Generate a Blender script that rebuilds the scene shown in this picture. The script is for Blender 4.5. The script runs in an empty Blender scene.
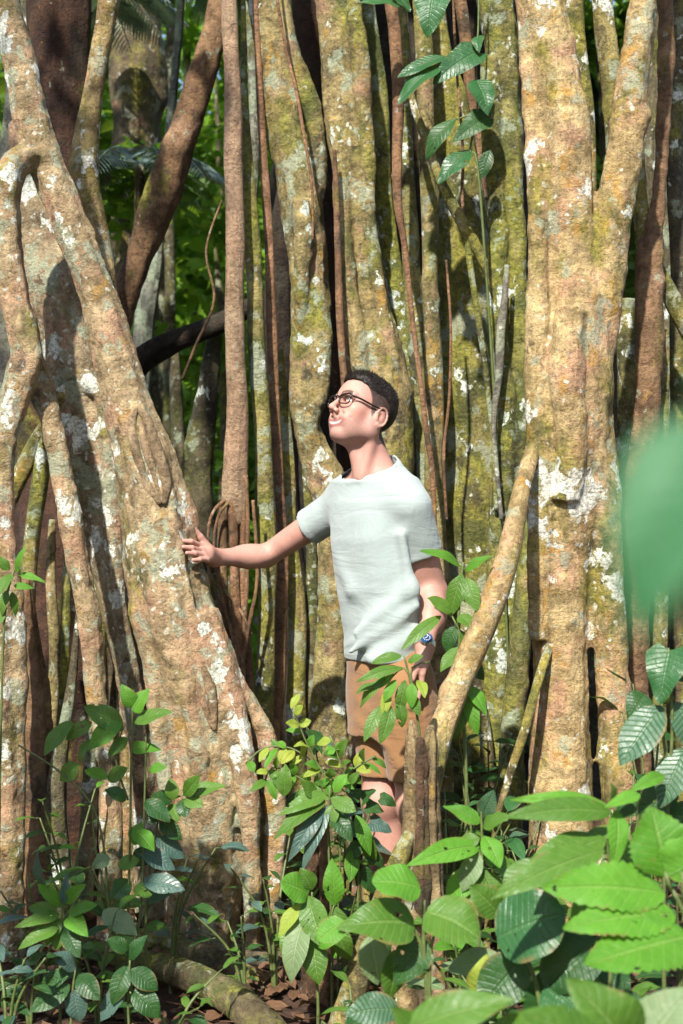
import bpy, bmesh, math, random
import numpy as np
from mathutils import Vector, Matrix, noise as mnoise

SC = bpy.context.scene
COL = SC.collection
F = 1422.2          # focal length in photo pixels (50 mm on a 36 mm tall frame)
CZ = 1.37
rnd = random.Random(7)
PI = math.pi

def P(x, y, Y):
    """plan helper: point at distance Y seen at photo position x, y"""
    return Vector(((x - 341.5) * Y / F, Y, CZ + (512 - y) * Y / F))

# ------------------------------------------------------------------ tagging
def tag(o, label=None, cat=None, group=None, kind=None):
    if label: o['label'] = label
    if cat: o['category'] = cat
    if group: o['group'] = group
    if kind: o['kind'] = kind
    return o

def empty(name, loc, label, cat, group=None):
    o = bpy.data.objects.new(name, None); COL.objects.link(o)
    o.location = loc; o.empty_display_size = .1
    return tag(o, label, cat, group)

def mesh_obj(name, verts, faces, mat, parent=None, uv=None, smooth=True, cols=None):
    me = bpy.data.meshes.new(name)
    if parent is not None:
        L = parent.location
        if isinstance(verts, np.ndarray): verts = verts - np.array(L)
        else: verts = [(v[0]-L[0], v[1]-L[1], v[2]-L[2]) for v in verts]
    if isinstance(verts, np.ndarray): verts = verts.tolist()
    if isinstance(faces, np.ndarray): faces = faces.tolist()
    me.from_pydata(verts, [], faces)
    if smooth: me.polygons.foreach_set('use_smooth', [True]*len(me.polygons))
    if uv is not None:
        l = me.uv_layers.new(name='UVMap')
        vi = np.empty(len(me.loops), dtype=np.int32); me.loops.foreach_get('vertex_index', vi)
        l.data.foreach_set('uv', np.asarray(uv, dtype=np.float32)[vi].ravel())
    if cols is not None:
        a = me.color_attributes.new('Col', 'FLOAT_COLOR', 'POINT')
        c = np.ones((len(verts), 4), dtype=np.float32); c[:, :3] = cols
        a.data.foreach_set('color', c.ravel())
    me.update()
    if mat is not None: me.materials.append(mat)
    o = bpy.data.objects.new(name, me); COL.objects.link(o)
    if parent is not None: o.parent = parent
    return o

# ------------------------------------------------------------------ node helpers
class NT:
    def __init__(s, name):
        s.m = bpy.data.materials.new(name); s.m.use_nodes = True
        s.t = s.m.node_tree; s.t.nodes.clear()
        s.out = s.n('ShaderNodeOutputMaterial')
    def n(s, typ, **kw):
        nd = s.t.nodes.new(typ)
        for k, v in kw.items(): setattr(nd, k, v)
        return nd
    def l(s, a, b): s.t.links.new(a, b)
    def val(s, sock, v):
        if hasattr(v, 'links') or isinstance(v, bpy.types.NodeSocket): s.l(v, sock)
        else: sock.default_value = v
    def noise(s, co, scale, detail=4, rough=.55, dist=0.):
        nd = s.n('ShaderNodeTexNoise'); s.l(co, nd.inputs['Vector'])
        nd.inputs['Scale'].default_value = scale; nd.inputs['Detail'].default_value = detail
        nd.inputs['Roughness'].default_value = rough; nd.inputs['Distortion'].default_value = dist
        return nd.outputs[0]
    def ramp(s, fac, stops, interp='LINEAR'):
        nd = s.n('ShaderNodeValToRGB'); s.val(nd.inputs[0], fac)
        e = nd.color_ramp.elements; nd.color_ramp.interpolation = interp
        while len(e) < len(stops): e.new(.5)
        for i, (p, c) in enumerate(stops):
            e[i].position = p
            e[i].color = (c, c, c, 1) if isinstance(c, (int, float)) else (*c, 1)
        return nd.outputs[0]
    def mix(s, fac, a, b, mode='MIX'):
        nd = s.n('ShaderNodeMix', data_type='RGBA', blend_type=mode)
        s.val(nd.inputs[0], fac)
        for i, v in ((6, a), (7, b)):
            if isinstance(v, tuple): v = (*v, 1) if len(v) == 3 else v
            s.val(nd.inputs[i], v)
        return nd.outputs[2]
    def math(s, op, a, b=0., c=None):
        nd = s.n('ShaderNodeMath', operation=op); s.val(nd.inputs[0], a); s.val(nd.inputs[1], b)
        if c is not None: s.val(nd.inputs[2], c)
        return nd.outputs[0]
    def bump(s, h, strength, dist, normal=None):
        nd = s.n('ShaderNodeBump'); nd.inputs['Strength'].default_value = strength
        nd.inputs['Distance'].default_value = dist; s.l(h, nd.inputs['Height'])
        if normal is not None: s.l(normal, nd.inputs['Normal'])
        return nd.outputs[0]
    def bsdf(s, col, rough=.7, normal=None, spec=.5, **kw):
        b = s.n('ShaderNodeBsdfPrincipled')
        if isinstance(col, tuple): col = (*col, 1)
        s.val(b.inputs['Base Color'], col); s.val(b.inputs['Roughness'], rough)
        s.val(b.inputs['Specular IOR Level'], spec)
        for k, v in kw.items(): s.val(b.inputs[k.replace('_', ' ')], v)
        if normal is not None: s.l(normal, b.inputs['Normal'])
        return b

def world_coord(t, jitter=True):
    g = t.n('ShaderNodeNewGeometry').outputs['Position']
    if not jitter: return g
    oi = t.n('ShaderNodeObjectInfo')
    m = t.math('MULTIPLY', oi.outputs['Random'], 43.0)
    cx = t.n('ShaderNodeCombineXYZ'); t.l(m, cx.inputs[0]); t.l(m, cx.inputs[2])
    a = t.n('ShaderNodeVectorMath', operation='ADD'); t.l(g, a.inputs[0]); t.l(cx.outputs[0], a.inputs[1])
    return a.outputs[0]

def bark(name, c1, c2, moss=.4, lichen=.2, grey=.2, ochre=.1, dark=.2, pink=.2, wet=.0, gain=1.0):
    """mottled tropical bark; moss, lichen, ... are the shares of the surface they cover"""
    from statistics import NormalDist
    t = NT(name); co = world_coord(t)
    def cover(n, share, soft, sd=.105):
        th = .5+sd*NormalDist().inv_cdf(1-min(.97, max(.004, share)))
        return t.ramp(n, [(max(0, th-soft), 0.), (min(1, th+soft), 1.)])
    def sc(v, src=co):
        m = t.n('ShaderNodeMapping'); t.l(src, m.inputs[0]); m.inputs['Scale'].default_value = v
        return m.outputs[0]
    # warp the lookup a little so that patches get ragged outlines
    wn = t.n('ShaderNodeTexNoise'); t.l(co, wn.inputs['Vector']); wn.inputs['Scale'].default_value = 26; wn.inputs['Detail'].default_value = 3
    ws = t.n('ShaderNodeVectorMath', operation='MULTIPLY_ADD'); t.l(wn.outputs['Color'], ws.inputs[0]); ws.inputs[1].default_value = (.05, .05, .05); t.l(co, ws.inputs[2])
    wc_ = ws.outputs[0]
    st = sc((1, 1, .16)); ring = sc((.3, .3, 1.5))
    c1 = tuple(v*gain for v in c1); c2 = tuple(v*gain for v in c2)
    col = t.mix(cover(t.noise(wc_, 9, 8, .68), .5, .10), c1, c2)
    if pink:
        col = t.mix(t.math('MULTIPLY', cover(t.noise(wc_, 5.3, 6, .62), pink, .05), .7), col, (.45*gain, .26*gain, .175*gain))
    s1 = t.ramp(t.noise(st, 42, 6, .65), [(.34, .45), (.58, 1.12)])
    col = t.mix(.45, col, s1, 'MULTIPLY')
    b1 = t.ramp(t.noise(wc_, 17, 8, .75), [(.36, .38), (.60, 1.28)])
    col = t.mix(.55, col, b1, 'MULTIPLY')
    if ochre:
        col = t.mix(t.math('MULTIPLY', cover(t.noise(sc((1.2, 1.2, .8), wc_), 9.7, 7, .7), ochre, .03), .8), col, (.38*gain, .215*gain, .05*gain))
    if moss:
        ro = t.math('MULTIPLY', t.math('SUBTRACT', t.math('FRACT', t.math('MULTIPLY', t.n('ShaderNodeObjectInfo').outputs['Random'], 7.3)), .5), .12)
        ms = cover(t.math('ADD', ro, t.noise(sc((1.2, 1.2, .6), wc_), 4.2, 9, .72)), moss, .055)
        mc = t.mix(t.ramp(t.noise(co, 55, 5, .6), [(.35, 0.), (.65, 1.)]), (.10, .108, .014), (.33, .30, .055))
        mc = t.mix(cover(t.noise(co, 8, 4), .35, .06), mc, (.075, .088, .022))
        col = t.mix(t.math('MULTIPLY', ms, .85), col, mc)
    if dark:
        dk = cover(t.noise(sc((1, 1, .7), wc_), 7.1, 9, .75), dark, .035)
        col = t.mix(t.math('MULTIPLY', dk, .75), col, (.05, .042, .03))
    if grey:
        gc = t.mix(t.noise(co, 70, 4), (.20, .225, .15), (.46, .48, .37))
        col = t.mix(t.math('MULTIPLY', cover(t.noise(sc((1, 1, .8), wc_), 7.5, 6, .6), grey, .015), .78), col, gc)
        col = t.mix(t.math('MULTIPLY', cover(t.noise(sc((1, 1, .9), wc_), 15, 4, .55), grey*.6, .014), .7), col, (.30, .33, .25))
    if lichen:
        n2 = t.noise(co, 2.4, 2)
        w = t.math('ADD', t.noise(sc((1.1, 1.1, .9), wc_), 9, 7, .6), t.math('MULTIPLY', t.math('SUBTRACT', n2, .5), .4))
        wc = t.mix(t.ramp(t.noise(co, 95, 5, .65), [(.36, 0.), (.56, 1.)]), (.34, .35, .30), (.80, .82, .78))
        col = t.mix(t.math('MULTIPLY', cover(w, lichen, .012, .125), .95), col, wc)
        v = t.n('ShaderNodeTexVoronoi'); t.l(wc_, v.inputs['Vector']); v.inputs['Scale'].default_value = 30
        sp = t.math('MULTIPLY', t.ramp(v.outputs['Distance'], [(.16, 1.), (.27, 0.)]), cover(t.noise(co, 6, 3), min(.8, lichen*2.2), .03))
        col = t.mix(t.math('MULTIPLY', sp, .8), col, (.60, .61, .55))
    tint = t.mix(t.n('ShaderNodeObjectInfo').outputs['Random'], (1.06, .99, .88), (.86, .97, .88))
    col = t.mix(.8, col, tint, 'MULTIPLY')
    fl = t.ramp(t.noise(co, 85, 7, .75), [(.36, .25), (.5, 1.)])
    col = t.mix(.65, col, fl, 'MULTIPLY')
    h = t.math('ADD', t.noise(co, 85, 8, .75), t.math('MULTIPLY', t.noise(st, 30, 7, .68), 1.5))
    h = t.math('ADD', h, t.math('MULTIPLY', t.noise(ring, 46, 3), .35))
    h = t.math('ADD', h, t.math('MULTIPLY', t.noise(wc_, 22, 6, .7), 1.2))
    h = t.math('ADD', h, t.math('MULTIPLY', t.noise(wc_, 11, 5, .7), 1.4))
    nb = t.bump(h, .8, .010)
    b = t.bsdf(col, .82 - .35*wet, nb, .3)
    t.l(b.outputs[0], t.out.inputs[0])
    return t.m

def leaf_mat(name, c1, c2, vein=(.4, .5, .2), nveins=9, rough=.35, trans=.3, vs=.4, spec=.5, stripe=0.0, yellow=0., holes=True):
    t = NT(name)
    uv = t.n('ShaderNodeUVMap').outputs[0]
    sx = t.n('ShaderNodeSeparateXYZ'); t.l(uv, sx.inputs[0])
    u = t.math('ABSOLUTE', t.math('SUBTRACT', sx.outputs[0], .5)); v = sx.outputs[1]
    oi = t.n('ShaderNodeObjectInfo').outputs['Random']
    co = world_coord(t)
    n = t.noise(co, 22, 5, .65)
    fac = t.math('ADD', t.math('MULTIPLY', oi, .55), t.math('MULTIPLY', t.math('SUBTRACT', n, .25), .9))
    col = t.mix(fac, c1, c2)
    mid = t.ramp(u, [(.0, 1.), (.028, .8), (.05, 0.)])
    ph = t.math('FRACT', t.math('SUBTRACT', t.math('MULTIPLY', v, float(nveins)), t.math('MULTIPLY', u, 3.2)))
    side = t.ramp(t.math('ABSOLUTE', t.math('SUBTRACT', ph, .5)), [(.0, 1.), (.05, .7), (.16, 0.)])
    vm = t.math('MAXIMUM', mid, t.math('MULTIPLY', side, .55))
    col = t.mix(t.math('MULTIPLY', vm, vs), col, vein)
    if stripe:
        pz = t.ramp(t.math('ABSOLUTE', t.math('SUBTRACT', ph, .5)), [(.1, 0.), (.3, 1.)])
        col = t.mix(t.math('MULTIPLY', pz, stripe), col, (.26, .34, .30))
    # blemishes
    bl = t.ramp(t.noise(co, 34, 6, .75), [(.65, 0.), (.70, 1.)])
    col = t.mix(t.math('MULTIPLY', bl, .7), col, (.23, .15, .05))
    ed = t.math('MULTIPLY', t.ramp(u, [(.40, 0.), (.5, 1.)]), t.ramp(t.noise(co, 15, 4), [(.52, 0.), (.62, 1.)]))
    col = t.mix(t.math('MULTIPLY', ed, .75), col, (.22, .13, .05))
    if yellow:
        yl = t.ramp(t.noise(co, 9, 2), [(.5, 0.), (.66, 1.)])
        col = t.mix(t.math('MULTIPLY', yl, yellow), col, (.5, .45, .05))
    h = t.math('ADD', t.math('MULTIPLY', side, -.22), t.math('MULTIPLY', mid, -.8))
    h = t.math('ADD', h, t.math('MULTIPLY', t.noise(co, 45, 4), 1.1))
    nb = t.bump(h, .6, .005)
    b = t.bsdf(col, t.ramp(t.noise(co, 30, 3), [(.3, rough), (.7, rough+.25)]), nb, spec*.75)
    tr = t.n('ShaderNodeBsdfTranslucent'); t.l(t.mix(.5, col, (.30, .42, .03), 'MIX'), tr.inputs[0]); t.l(nb, tr.inputs[1])
    mx = t.n('ShaderNodeMixShader'); mx.inputs[0].default_value = trans
    t.l(b.outputs[0], mx.inputs[1]); t.l(tr.outputs[0], mx.inputs[2])
    if not holes:
        t.l(mx.outputs[0], t.out.inputs[0]); return t.m
    vo = t.n('ShaderNodeTexVoronoi'); vo.inputs['Scale'].default_value = 34
    wv = t.n('ShaderNodeTexNoise'); t.l(co, wv.inputs['Vector']); wv.inputs['Scale'].default_value = 60
    wa = t.n('ShaderNodeVectorMath', operation='MULTIPLY_ADD'); t.l(wv.outputs['Color'], wa.inputs[0]); wa.inputs[1].default_value = (.03, .03, .03); t.l(co, wa.inputs[2]); t.l(wa.outputs[0], vo.inputs['Vector'])
    hm = t.math('MULTIPLY', t.ramp(vo.outputs['Distance'], [(.16, 1.), (.18, 0.)]), t.ramp(t.noise(co, 7, 2), [(.575, 0.), (.585, 1.)]))
    tp_ = t.n('ShaderNodeBsdfTransparent'); mh = t.n('ShaderNodeMixShader'); t.l(hm, mh.inputs[0]); t.l(mx.outputs[0], mh.inputs[1]); t.l(tp_.outputs[0], mh.inputs[2])
    t.l(mh.outputs[0], t.out.inputs[0])
    return t.m

def plain(name, col, rough=.6, spec=.4, bump=0., bs=60, var=.25, **kw):
    t = NT(name); co = world_coord(t)
    n = t.noise(co, bs*.4, 5)
    c = t.mix(t.ramp(n, [(.3, 0.), (.7, 1.)]), tuple(v*(1-var) for v in col), tuple(min(1, v*(1+var)) for v in col))
    nb = t.bump(t.noise(co, bs, 5), bump, .006) if bump else None
    b = t.bsdf(c, rough, nb, spec, **kw); t.l(b.outputs[0], t.out.inputs[0])
    return t.m

M = {}
M['bark_mott'] = bark('bark_mottled', (.19, .14, .062), (.43, .325, .155), moss=.42, lichen=.14, grey=.19, ochre=.16, dark=.22, pink=.18)
M['bark_lichen'] = bark('bark_lichen', (.22, .165, .10), (.43, .335, .22), moss=.34, lichen=.22, grey=.28, ochre=.07, dark=.20, pink=.28)
M['bark_limb'] = bark('bark_limb', (.25, .18, .10), (.49, .37, .225), moss=.40, lichen=.17, grey=.23, ochre=.12, dark=.18, pink=.32)
M['bark_moss'] = bark('bark_mossy', (.16, .135, .045), (.38, .31, .125), moss=.60, lichen=.13, grey=.20, ochre=.12, dark=.24, pink=.06)
M['bark_warm'] = bark('bark_warm', (.28, .205, .095), (.54, .42, .225), moss=.50, lichen=.15, grey=.13, ochre=.20, dark=.16, pink=.34, gain=1.06)
M['bark_floor'] = bark('bark_floor', (.12, .085, .045), (.25, .185, .105), moss=.40, lichen=.03, grey=.10, ochre=.05, dark=.25, pink=.05)
M['bark_stump'] = bark('bark_stump', (.16, .105, .055), (.36, .25, .135), moss=.34, lichen=.05, grey=.08, ochre=.15, dark=.30, pink=.10)
M['bark_dim'] = bark('bark_dim', (.08, .062, .038), (.18, .14, .085), moss=.35, lichen=.08, grey=.16, ochre=.04, dark=.3, pink=.05)  # darkened bark: shade among the stems is put into its colour
M['bark_pink'] = bark('bark_smooth_pink', (.32, .19, .12), (.42, .27, .18), moss=.02, lichen=.02, grey=.04, ochre=.03, dark=.06, pink=.45)
M['bark_red'] = bark('bark_red_brown', (.040, .018, .011), (.078, .036, .02), moss=.04, lichen=0, grey=.03, ochre=.06, dark=.25, pink=0)  # red brown bark, colour darkened further for the shaded hollow at left
M['bark_root'] = bark('bark_root', (.17, .09, .05), (.30, .17, .095), moss=.08, lichen=.02, grey=.06, ochre=.08, dark=.2, pink=.12)
M['bark_scar'] = bark('bark_scar', (.22, .15, .09), (.40, .285, .18), moss=.12, lichen=.04, grey=.10, ochre=.05, dark=.15, pink=.2)
M['bark_dark'] = bark('bark_dark', (.018, .012, .008), (.045, .028, .018), moss=.04, lichen=.0, grey=.0, ochre=.0, dark=.4, pink=.0)  # near-black bark: the deep shade between stems is part of its colour
M['bark_grey'] = bark('bark_grey', (.14, .13, .11), (.26, .24, .20), moss=.15, lichen=.1, grey=.3, ochre=.02, dark=.2, pink=.0)
M['rot'] = bark('rotten_wood', (.05, .03, .017), (.14, .08, .05), moss=.08, lichen=.02, grey=.06, ochre=.04, dark=.35, pink=.06)

G = {}
G['bright'] = leaf_mat('leaf_bright', (.055, .185, .012), (.12, .33, .028), (.27, .42, .10), 9, .42, .34, .32)
G['lime'] = leaf_mat('leaf_lime', (.22, .32, .03), (.36, .44, .06), (.5, .55, .2), 7, .45, .4, .35, yellow=.2)
G['near'] = leaf_mat('leaf_near', (.022, .125, .045), (.04, .17, .06), (.06, .16, .09), 9, .4, .2, .3, holes=False)
G['mid'] = leaf_mat('leaf_mid', (.045, .125, .012), (.10, .21, .028), (.22, .34, .09), 9, .36, .28, .35)
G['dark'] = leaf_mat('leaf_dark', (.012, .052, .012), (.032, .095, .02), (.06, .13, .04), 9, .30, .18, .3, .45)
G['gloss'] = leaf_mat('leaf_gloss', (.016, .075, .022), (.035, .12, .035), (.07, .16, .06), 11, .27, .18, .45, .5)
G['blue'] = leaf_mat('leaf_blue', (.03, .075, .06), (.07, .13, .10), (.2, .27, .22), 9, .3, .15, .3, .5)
G['pale'] = leaf_mat('leaf_pale', (.12, .19, .08), (.20, .28, .13), (.3, .38, .2), 9, .4, .25, .4)
G['veined'] = leaf_mat('leaf_veined', (.012, .06, .018), (.03, .10, .03), (.08, .16, .06), 12, .27, .14, .5, .5, stripe=.22)
G['canopy'] = leaf_mat('leaf_canopy', (.04, .10, .015), (.10, .19, .03), (.14, .24, .05), 6, .4, .35, .3, holes=False)
G['far'] = leaf_mat('leaf_far', (.09, .23, .016), (.24, .44, .035), (.18, .3, .05), 6, .38, .4, .3, holes=False)
G['palm'] = leaf_mat('leaf_palm', (.14, .21, .19), (.24, .33, .31), (.3, .36, .34), 4, .14, .12, .3, .9, holes=False)
G['dead'] = leaf_mat('leaf_dead', (.045, .024, .014), (.23, .12, .06), (.12, .07, .04), 8, .55, .05, .4, holes=False)
M['stem_green'] = plain('stem_green', (.10, .13, .04), .5, .4, .3, 90)
M['stem_brown'] = plain('stem_brown', (.17, .10, .05), .65, .3, .4, 90)
M['stem_tan'] = plain('stem_tan', (.34, .25, .13), .65, .3, .4, 90)

# ------------------------------------------------------------------ tubes
def catmull(pts, step):
    """pts: list of (Vector, radius); resample along a Catmull-Rom curve"""
    n = len(pts); out = []
    for i in range(n-1):
        p0, p1, p2, p3 = pts[max(i-1, 0)], pts[i], pts[i+1], pts[min(i+2, n-1)]
        L = (p2[0]-p1[0]).length; k = max(1, int(L/step))
        for j in range(k):
            t = j/k; a = [None, None]
            for q in (0, 1):
                a[q] = (p1[q]*2 + (p2[q]-p0[q])*t + (p0[q]*2 - p1[q]*5 + p2[q]*4 - p3[q])*t*t + (p1[q]*3 - p0[q] - p2[q]*3 + p3[q])*t**3)*.5
            out.append((a[0], max(a[1], .0008)))
    out.append(pts[-1]); return out

def tube_geo(pts, step=.016, segs=28, lump=.10, flute=.0, seed=0, freq=1., squash=1.0):
    path = catmull(pts, step); n = len(path)
    V, Fc, UV = [], [], []
    T0 = (path[1][0]-path[0][0]).normalized()
    up = Vector((0, -1, 0)) if abs(T0.y) < .9 else Vector((1, 0, 0))
    N = (up - T0*up.dot(T0)).normalized(); s = 0.
    off = Vector((seed*7.13, seed*3.7, seed*1.9))
    kr = random.Random(int(seed*1000)+n); knots = []
    if lump and n > 40:
        tot = sum((path[i][0]-path[i-1][0]).length for i in range(1, n))
        knots = [(kr.uniform(0, tot), kr.uniform(0, 2*PI), kr.uniform(.10, .32), kr.uniform(.5, 1.1)) for _ in range(int(tot*2.2))]
        w = [mnoise.noise_vector(Vector((seed*3.1, i*step*2.3, 1.7))) for i in range(n)]
        path = [(p+Vector((w[i].x, w[i].y*.6, 0))*min(r*.42, .02), r*(1+.16*mnoise.noise(Vector((i*step*3.1, seed, 4.))))) for i, (p, r) in enumerate(path)]
    for i, (p, r) in enumerate(path):
        T = (path[min(i+1, n-1)][0]-path[max(i-1, 0)][0]).normalized()
        N = (N - T*N.dot(T)).normalized(); B = T.cross(N)
        if i: s += (p-path[i-1][0]).length
        for j in range(segs):
            a = 2*PI*j/segs; d = N*math.cos(a)+B*math.sin(a)*squash
            q = p+d*r; k = 1.
            if lump:
                k += lump*(mnoise.noise(Vector((q.x,q.y,q.z*.6))*(5.5*freq)+off) + .55*mnoise.noise(q*(14*freq)+off) + .3*mnoise.noise(q*(34*freq)+off))
            if flute:
                k += flute*mnoise.noise(Vector((math.cos(a)*1.7, math.sin(a)*1.7, s*.9))+off) + flute*.5*mnoise.noise(Vector((math.cos(a)*3.6, math.sin(a)*3.6, s*1.3))+off)
            for ks, ka, kh, kw in knots:
                ds = (s-ks)/(r*kw)
                if -2.5 < ds < 2.5:
                    da = (a-ka+PI) % (2*PI)-PI; k += kh*math.exp(-ds*ds-(da/.7)**2)
            V.append(p+d*(r*k)); UV.append((j/segs, s))
        if i:
            a0 = (i-1)*segs; b0 = i*segs
            for j in range(segs):
                k2 = (j+1) % segs; Fc.append((a0+j, a0+k2, b0+k2, b0+j))
    Fc.append(tuple(range(segs-1, -1, -1))); Fc.append(tuple(range((n-1)*segs, n*segs)))
    return V, Fc, UV

def join(parts):
    V, Fc, UV = [], [], []
    for v, f, u in parts:
        b = len(V); V += v; UV += u; Fc += [tuple(i+b for i in q) for q in f]
    return V, Fc, UV

def ground_z(x, y):
    return .05*mnoise.noise(Vector((x*.9, y*.9, 3.1))) + .022*mnoise.noise(Vector((x*3.1, y*3.1, 8.))) - .02

def px_path(pts, Y, up=True, down=True, top=4.7):
    """photo-measured axis points (x, y, half width [, depth offset]) -> 3-D path, grown on up into the crown and down into the soil"""
    out = []
    for p in pts:
        d = Y + (p[3] if len(p) > 3 else 0.); out.append((P(p[0], p[1], d), p[2]*d/F))
    if up and out[0][0].z > 2.9:
        a, b = out[0], out[1]; d = (a[0]-b[0]).normalized(); d = (d+Vector((0, .12, .5))).normalized()
        L = (top-a[0].z)/max(d.z, .2)
        out.insert(0, (a[0]+d*L*.5, a[1]*.95)); out.insert(0, (a[0]+d*L, a[1]*.85))
    if down:
        a, b = out[-1], out[-2]
        if a[0].z > -.1:
            d = (a[0]-b[0]).normalized(); d = (d*.6+Vector((0, 0, -1))).normalized()
            L = (a[0].z+.14)/max(-d.z, .2)
            out.append((a[0]+d*L*.55, a[1]*1.05)); out.append((a[0]+d*L, a[1]*1.25))
    return out

ALLTOP = []
def stem(name, pts, Y, mat, label, cat='aerial root', lump=.07, flute=.12, seed=None, group=None, parent=None, up=True, down=True, segs=26, step=.016, freq=1., squash=1.):
    seed = seed if seed is not None else rnd.random()*20
    path = px_path(pts, Y, up, down)
    v, f, u = tube_geo(path, step, segs, lump, flute, seed, freq, squash)
    o = mesh_obj(name, v, f, M[mat] if isinstance(mat, str) else mat, parent, u)
    if parent is None: tag(o, label, cat, group)
    return o

def disp(o, size, strength, name, typ='CLOUDS'):
    t = bpy.data.textures.new(name, typ); t.noise_scale = size; t.noise_depth = 3
    m = o.modifiers.new(name, 'DISPLACE'); m.texture = t; m.strength = strength; m.mid_level = .5; m.texture_coords = 'GLOBAL'

def fused(name, tubes, mat, parent=None, voxel=.008, lump=.05, flute=.10):
    """several stems grown together: tubes unioned by a voxel remesh, smoothed, given lumps"""
    parts = []
    for i, (pts, Y, up, down) in enumerate(tubes):
        parts.append(tube_geo(px_path(pts, Y, up, down), .02, 28, lump, flute, i*1.7+len(pts)))
    v, f, u = join(parts)
    o = mesh_obj(name, v, f, M[mat], parent)
    r = o.modifiers.new('Remesh', 'REMESH'); r.mode = 'VOXEL'; r.voxel_size = voxel; r.use_smooth_shade = True
    s = o.modifiers.new('Smooth', 'SMOOTH'); s.factor = .5; s.iterations = 5
    disp(o, .16, .022, name+'_lumps'); disp(o, .05, .010, name+'_grain')
    return o

# ================================================================== THE FIG TREES
# --- left: leaning fork the man touches
tree_l = empty('fig_tree', P(240, 950, 4.5), 'leaning forked fig trunk with white lichen that the man rests his hand on', 'tree', 'fig trees and their stems')
fused('trunk', [
    ([(0,-30,15),(10,30,16),(24,85,17),(40,140,18),(58,185,18),(72,225,16),(87,268,17),(104,326,20),(118,379,22),(133,430,26),(148,480,31),(160,545,37),(178,620,39),(198,700,40),(208,780,38),(212,850,32),(212,910,28),(212,955,29)], 4.5, True, True),
    ([(60,190,9,.08),(48,168,12,.07),(34,156,13.5,.05),(20,161,15,.02),(8,178,15.5),(4,215,16),(6,260,17),(13,300,17),(24,335,17),(27,362,17),(18,395,16),(8,430,14),(3,470,13),(4,520,12),(8,570,12),(12,640,14),(12,740,13),(11,860,14),(10,950,14)], 4.42, False, True),
    ([(28,355,12),(38,380,13),(50,419,11),(63,477,10.5),(74,536,11.5),(80,575,12),(89,628,11),(95,698,10.5),(104,760,11),(109,850,12),(110,930,13)], 4.5, False, True),
    ([(205,610,14,-.07),(222,660,13,-.07),(236,720,14,-.08),(244,780,13,-.09),(249,850,9.5,-.09),(250,930,8.5,-.09)], 4.5, False, True),
    ([(224,640,9,-.04),(236,675,9,-.04),(250,700,9,-.03),(264,735,9.5,-.02),(273,780,11,0),(276,840,10.5,0),(274,900,9.5,0),(272,945,10,0)], 4.5, False, True),
    ([(126,455,7,-.03),(138,540,9,-.055),(149,630,9.5,-.06),(158,720,9.5,-.06),(168,800,9.5,-.055),(178,880,10,-.03),(180,940,11,0)], 4.5, False, True),
    ([(172,585,6,-.10),(184,650,8,-.118),(195,730,9,-.118),(206,810,9,-.10),(214,890,9,-.07)], 4.5, False, False),
    ([(8,600,9,-.04),(4,640,9,-.04),(2,700,9,-.04),(6,740,9,-.03)], 4.42, False, True),
    ([(126,410,11,.03),(131,460,16,.03),(141,520,20,.03),(152,600,22,.03)], 4.5, False, False),
  ], 'bark_limb', tree_l, .0075, flute=.2)
def scar(parent, L, R, core, Y, r, name='bark_scar'):
    parts = []
    for pts in (L, R): parts.append(tube_geo([(P(x, y, Y+d+.014), r*Y/F*k) for x, y, d, k in pts], .008, 12, .25, .1, len(pts), 2.))
    parts.append(tube_geo([(P(x, y, Y+d+.006), r*Y/F*k) for x, y, d, k in core], .008, 14, .3, .3, 5, 2.))
    v, f, u = join(parts); return mesh_obj(name, v, f, M['bark_scar'], parent, u)
scar(tree_l, [(137,408,-.085,.6),(132,424,-.09,1.1),(135,446,-.10,1.2),(142,470,-.105,1.2),(151,492,-.11,1.1),(161,504,-.12,.7)],
     [(137,408,-.085,.6),(145,416,-.09,1.2),(153,438,-.10,1.4),(161,462,-.105,1.4),(167,486,-.11,1.3),(164,504,-.12,.7)],
     [(140,420,-.07,.8),(145,445,-.085,1.1),(153,470,-.09,1.2),(160,495,-.10,.7)], 4.5, 4.2)
scar(tree_l, [(192,645,-.125,.5),(194,670,-.13,1.),(203,700,-.135,1.),(212,728,-.13,.5)], [(193,642,-.125,.5),(203,668,-.13,1.),(212,698,-.135,1.1),(214,730,-.13,.5)],
     [(196,655,-.12,.7),(204,685,-.12,1.),(212,720,-.12,.6)], 4.5, 4.6)
scar(tree_l, [(75,551,-.032,.4),(73,566,-.036,.8),(77,586,-.036,.8),(82,598,-.03,.4)], [(76,551,-.032,.4),(82,566,-.036,.9),(86,584,-.036,.9),(83,598,-.03,.4)],
     [(77,558,-.03,.5),(80,575,-.03,.8),(82,592,-.03,.4)], 4.5, 3.6)

# --- the pale trunk in the crotch behind the leaning fork
tp = empty('fig_tree', P(150, 930, 4.85), 'mossy pale trunk with white lichen blotches, squeezed behind the leaning fork', 'tree', 'fig trees and their stems')
fused('trunk', [
    ([(20,120,14),(28,170,18),(38,205,22),(46,250,27),(58,300,30),(74,360,28),(88,420,24),(96,480,22),(106,540,20),(116,600,17),(128,660,15),(138,720,15),(148,800,16),(155,900,18)], 4.85, False, True),
    ([(60,330,12,-.06),(74,365,11,-.06),(92,385,9,-.08),(106,400,9,-.08),(110,460,9.5,-.07),(114,520,9.5,-.07),(119,590,9.5,-.07),(127,650,10,-.07),(136,710,10,-.06),(143,790,11,-.05)], 4.85, False, True),
    ([(50,300,8,-.1),(54,350,9,-.1),(58,390,9,-.1),(66,420,8,-.08),(72,470,8,-.06)], 4.85, False, False),
  ], 'bark_lichen', tp, .008)

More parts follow.
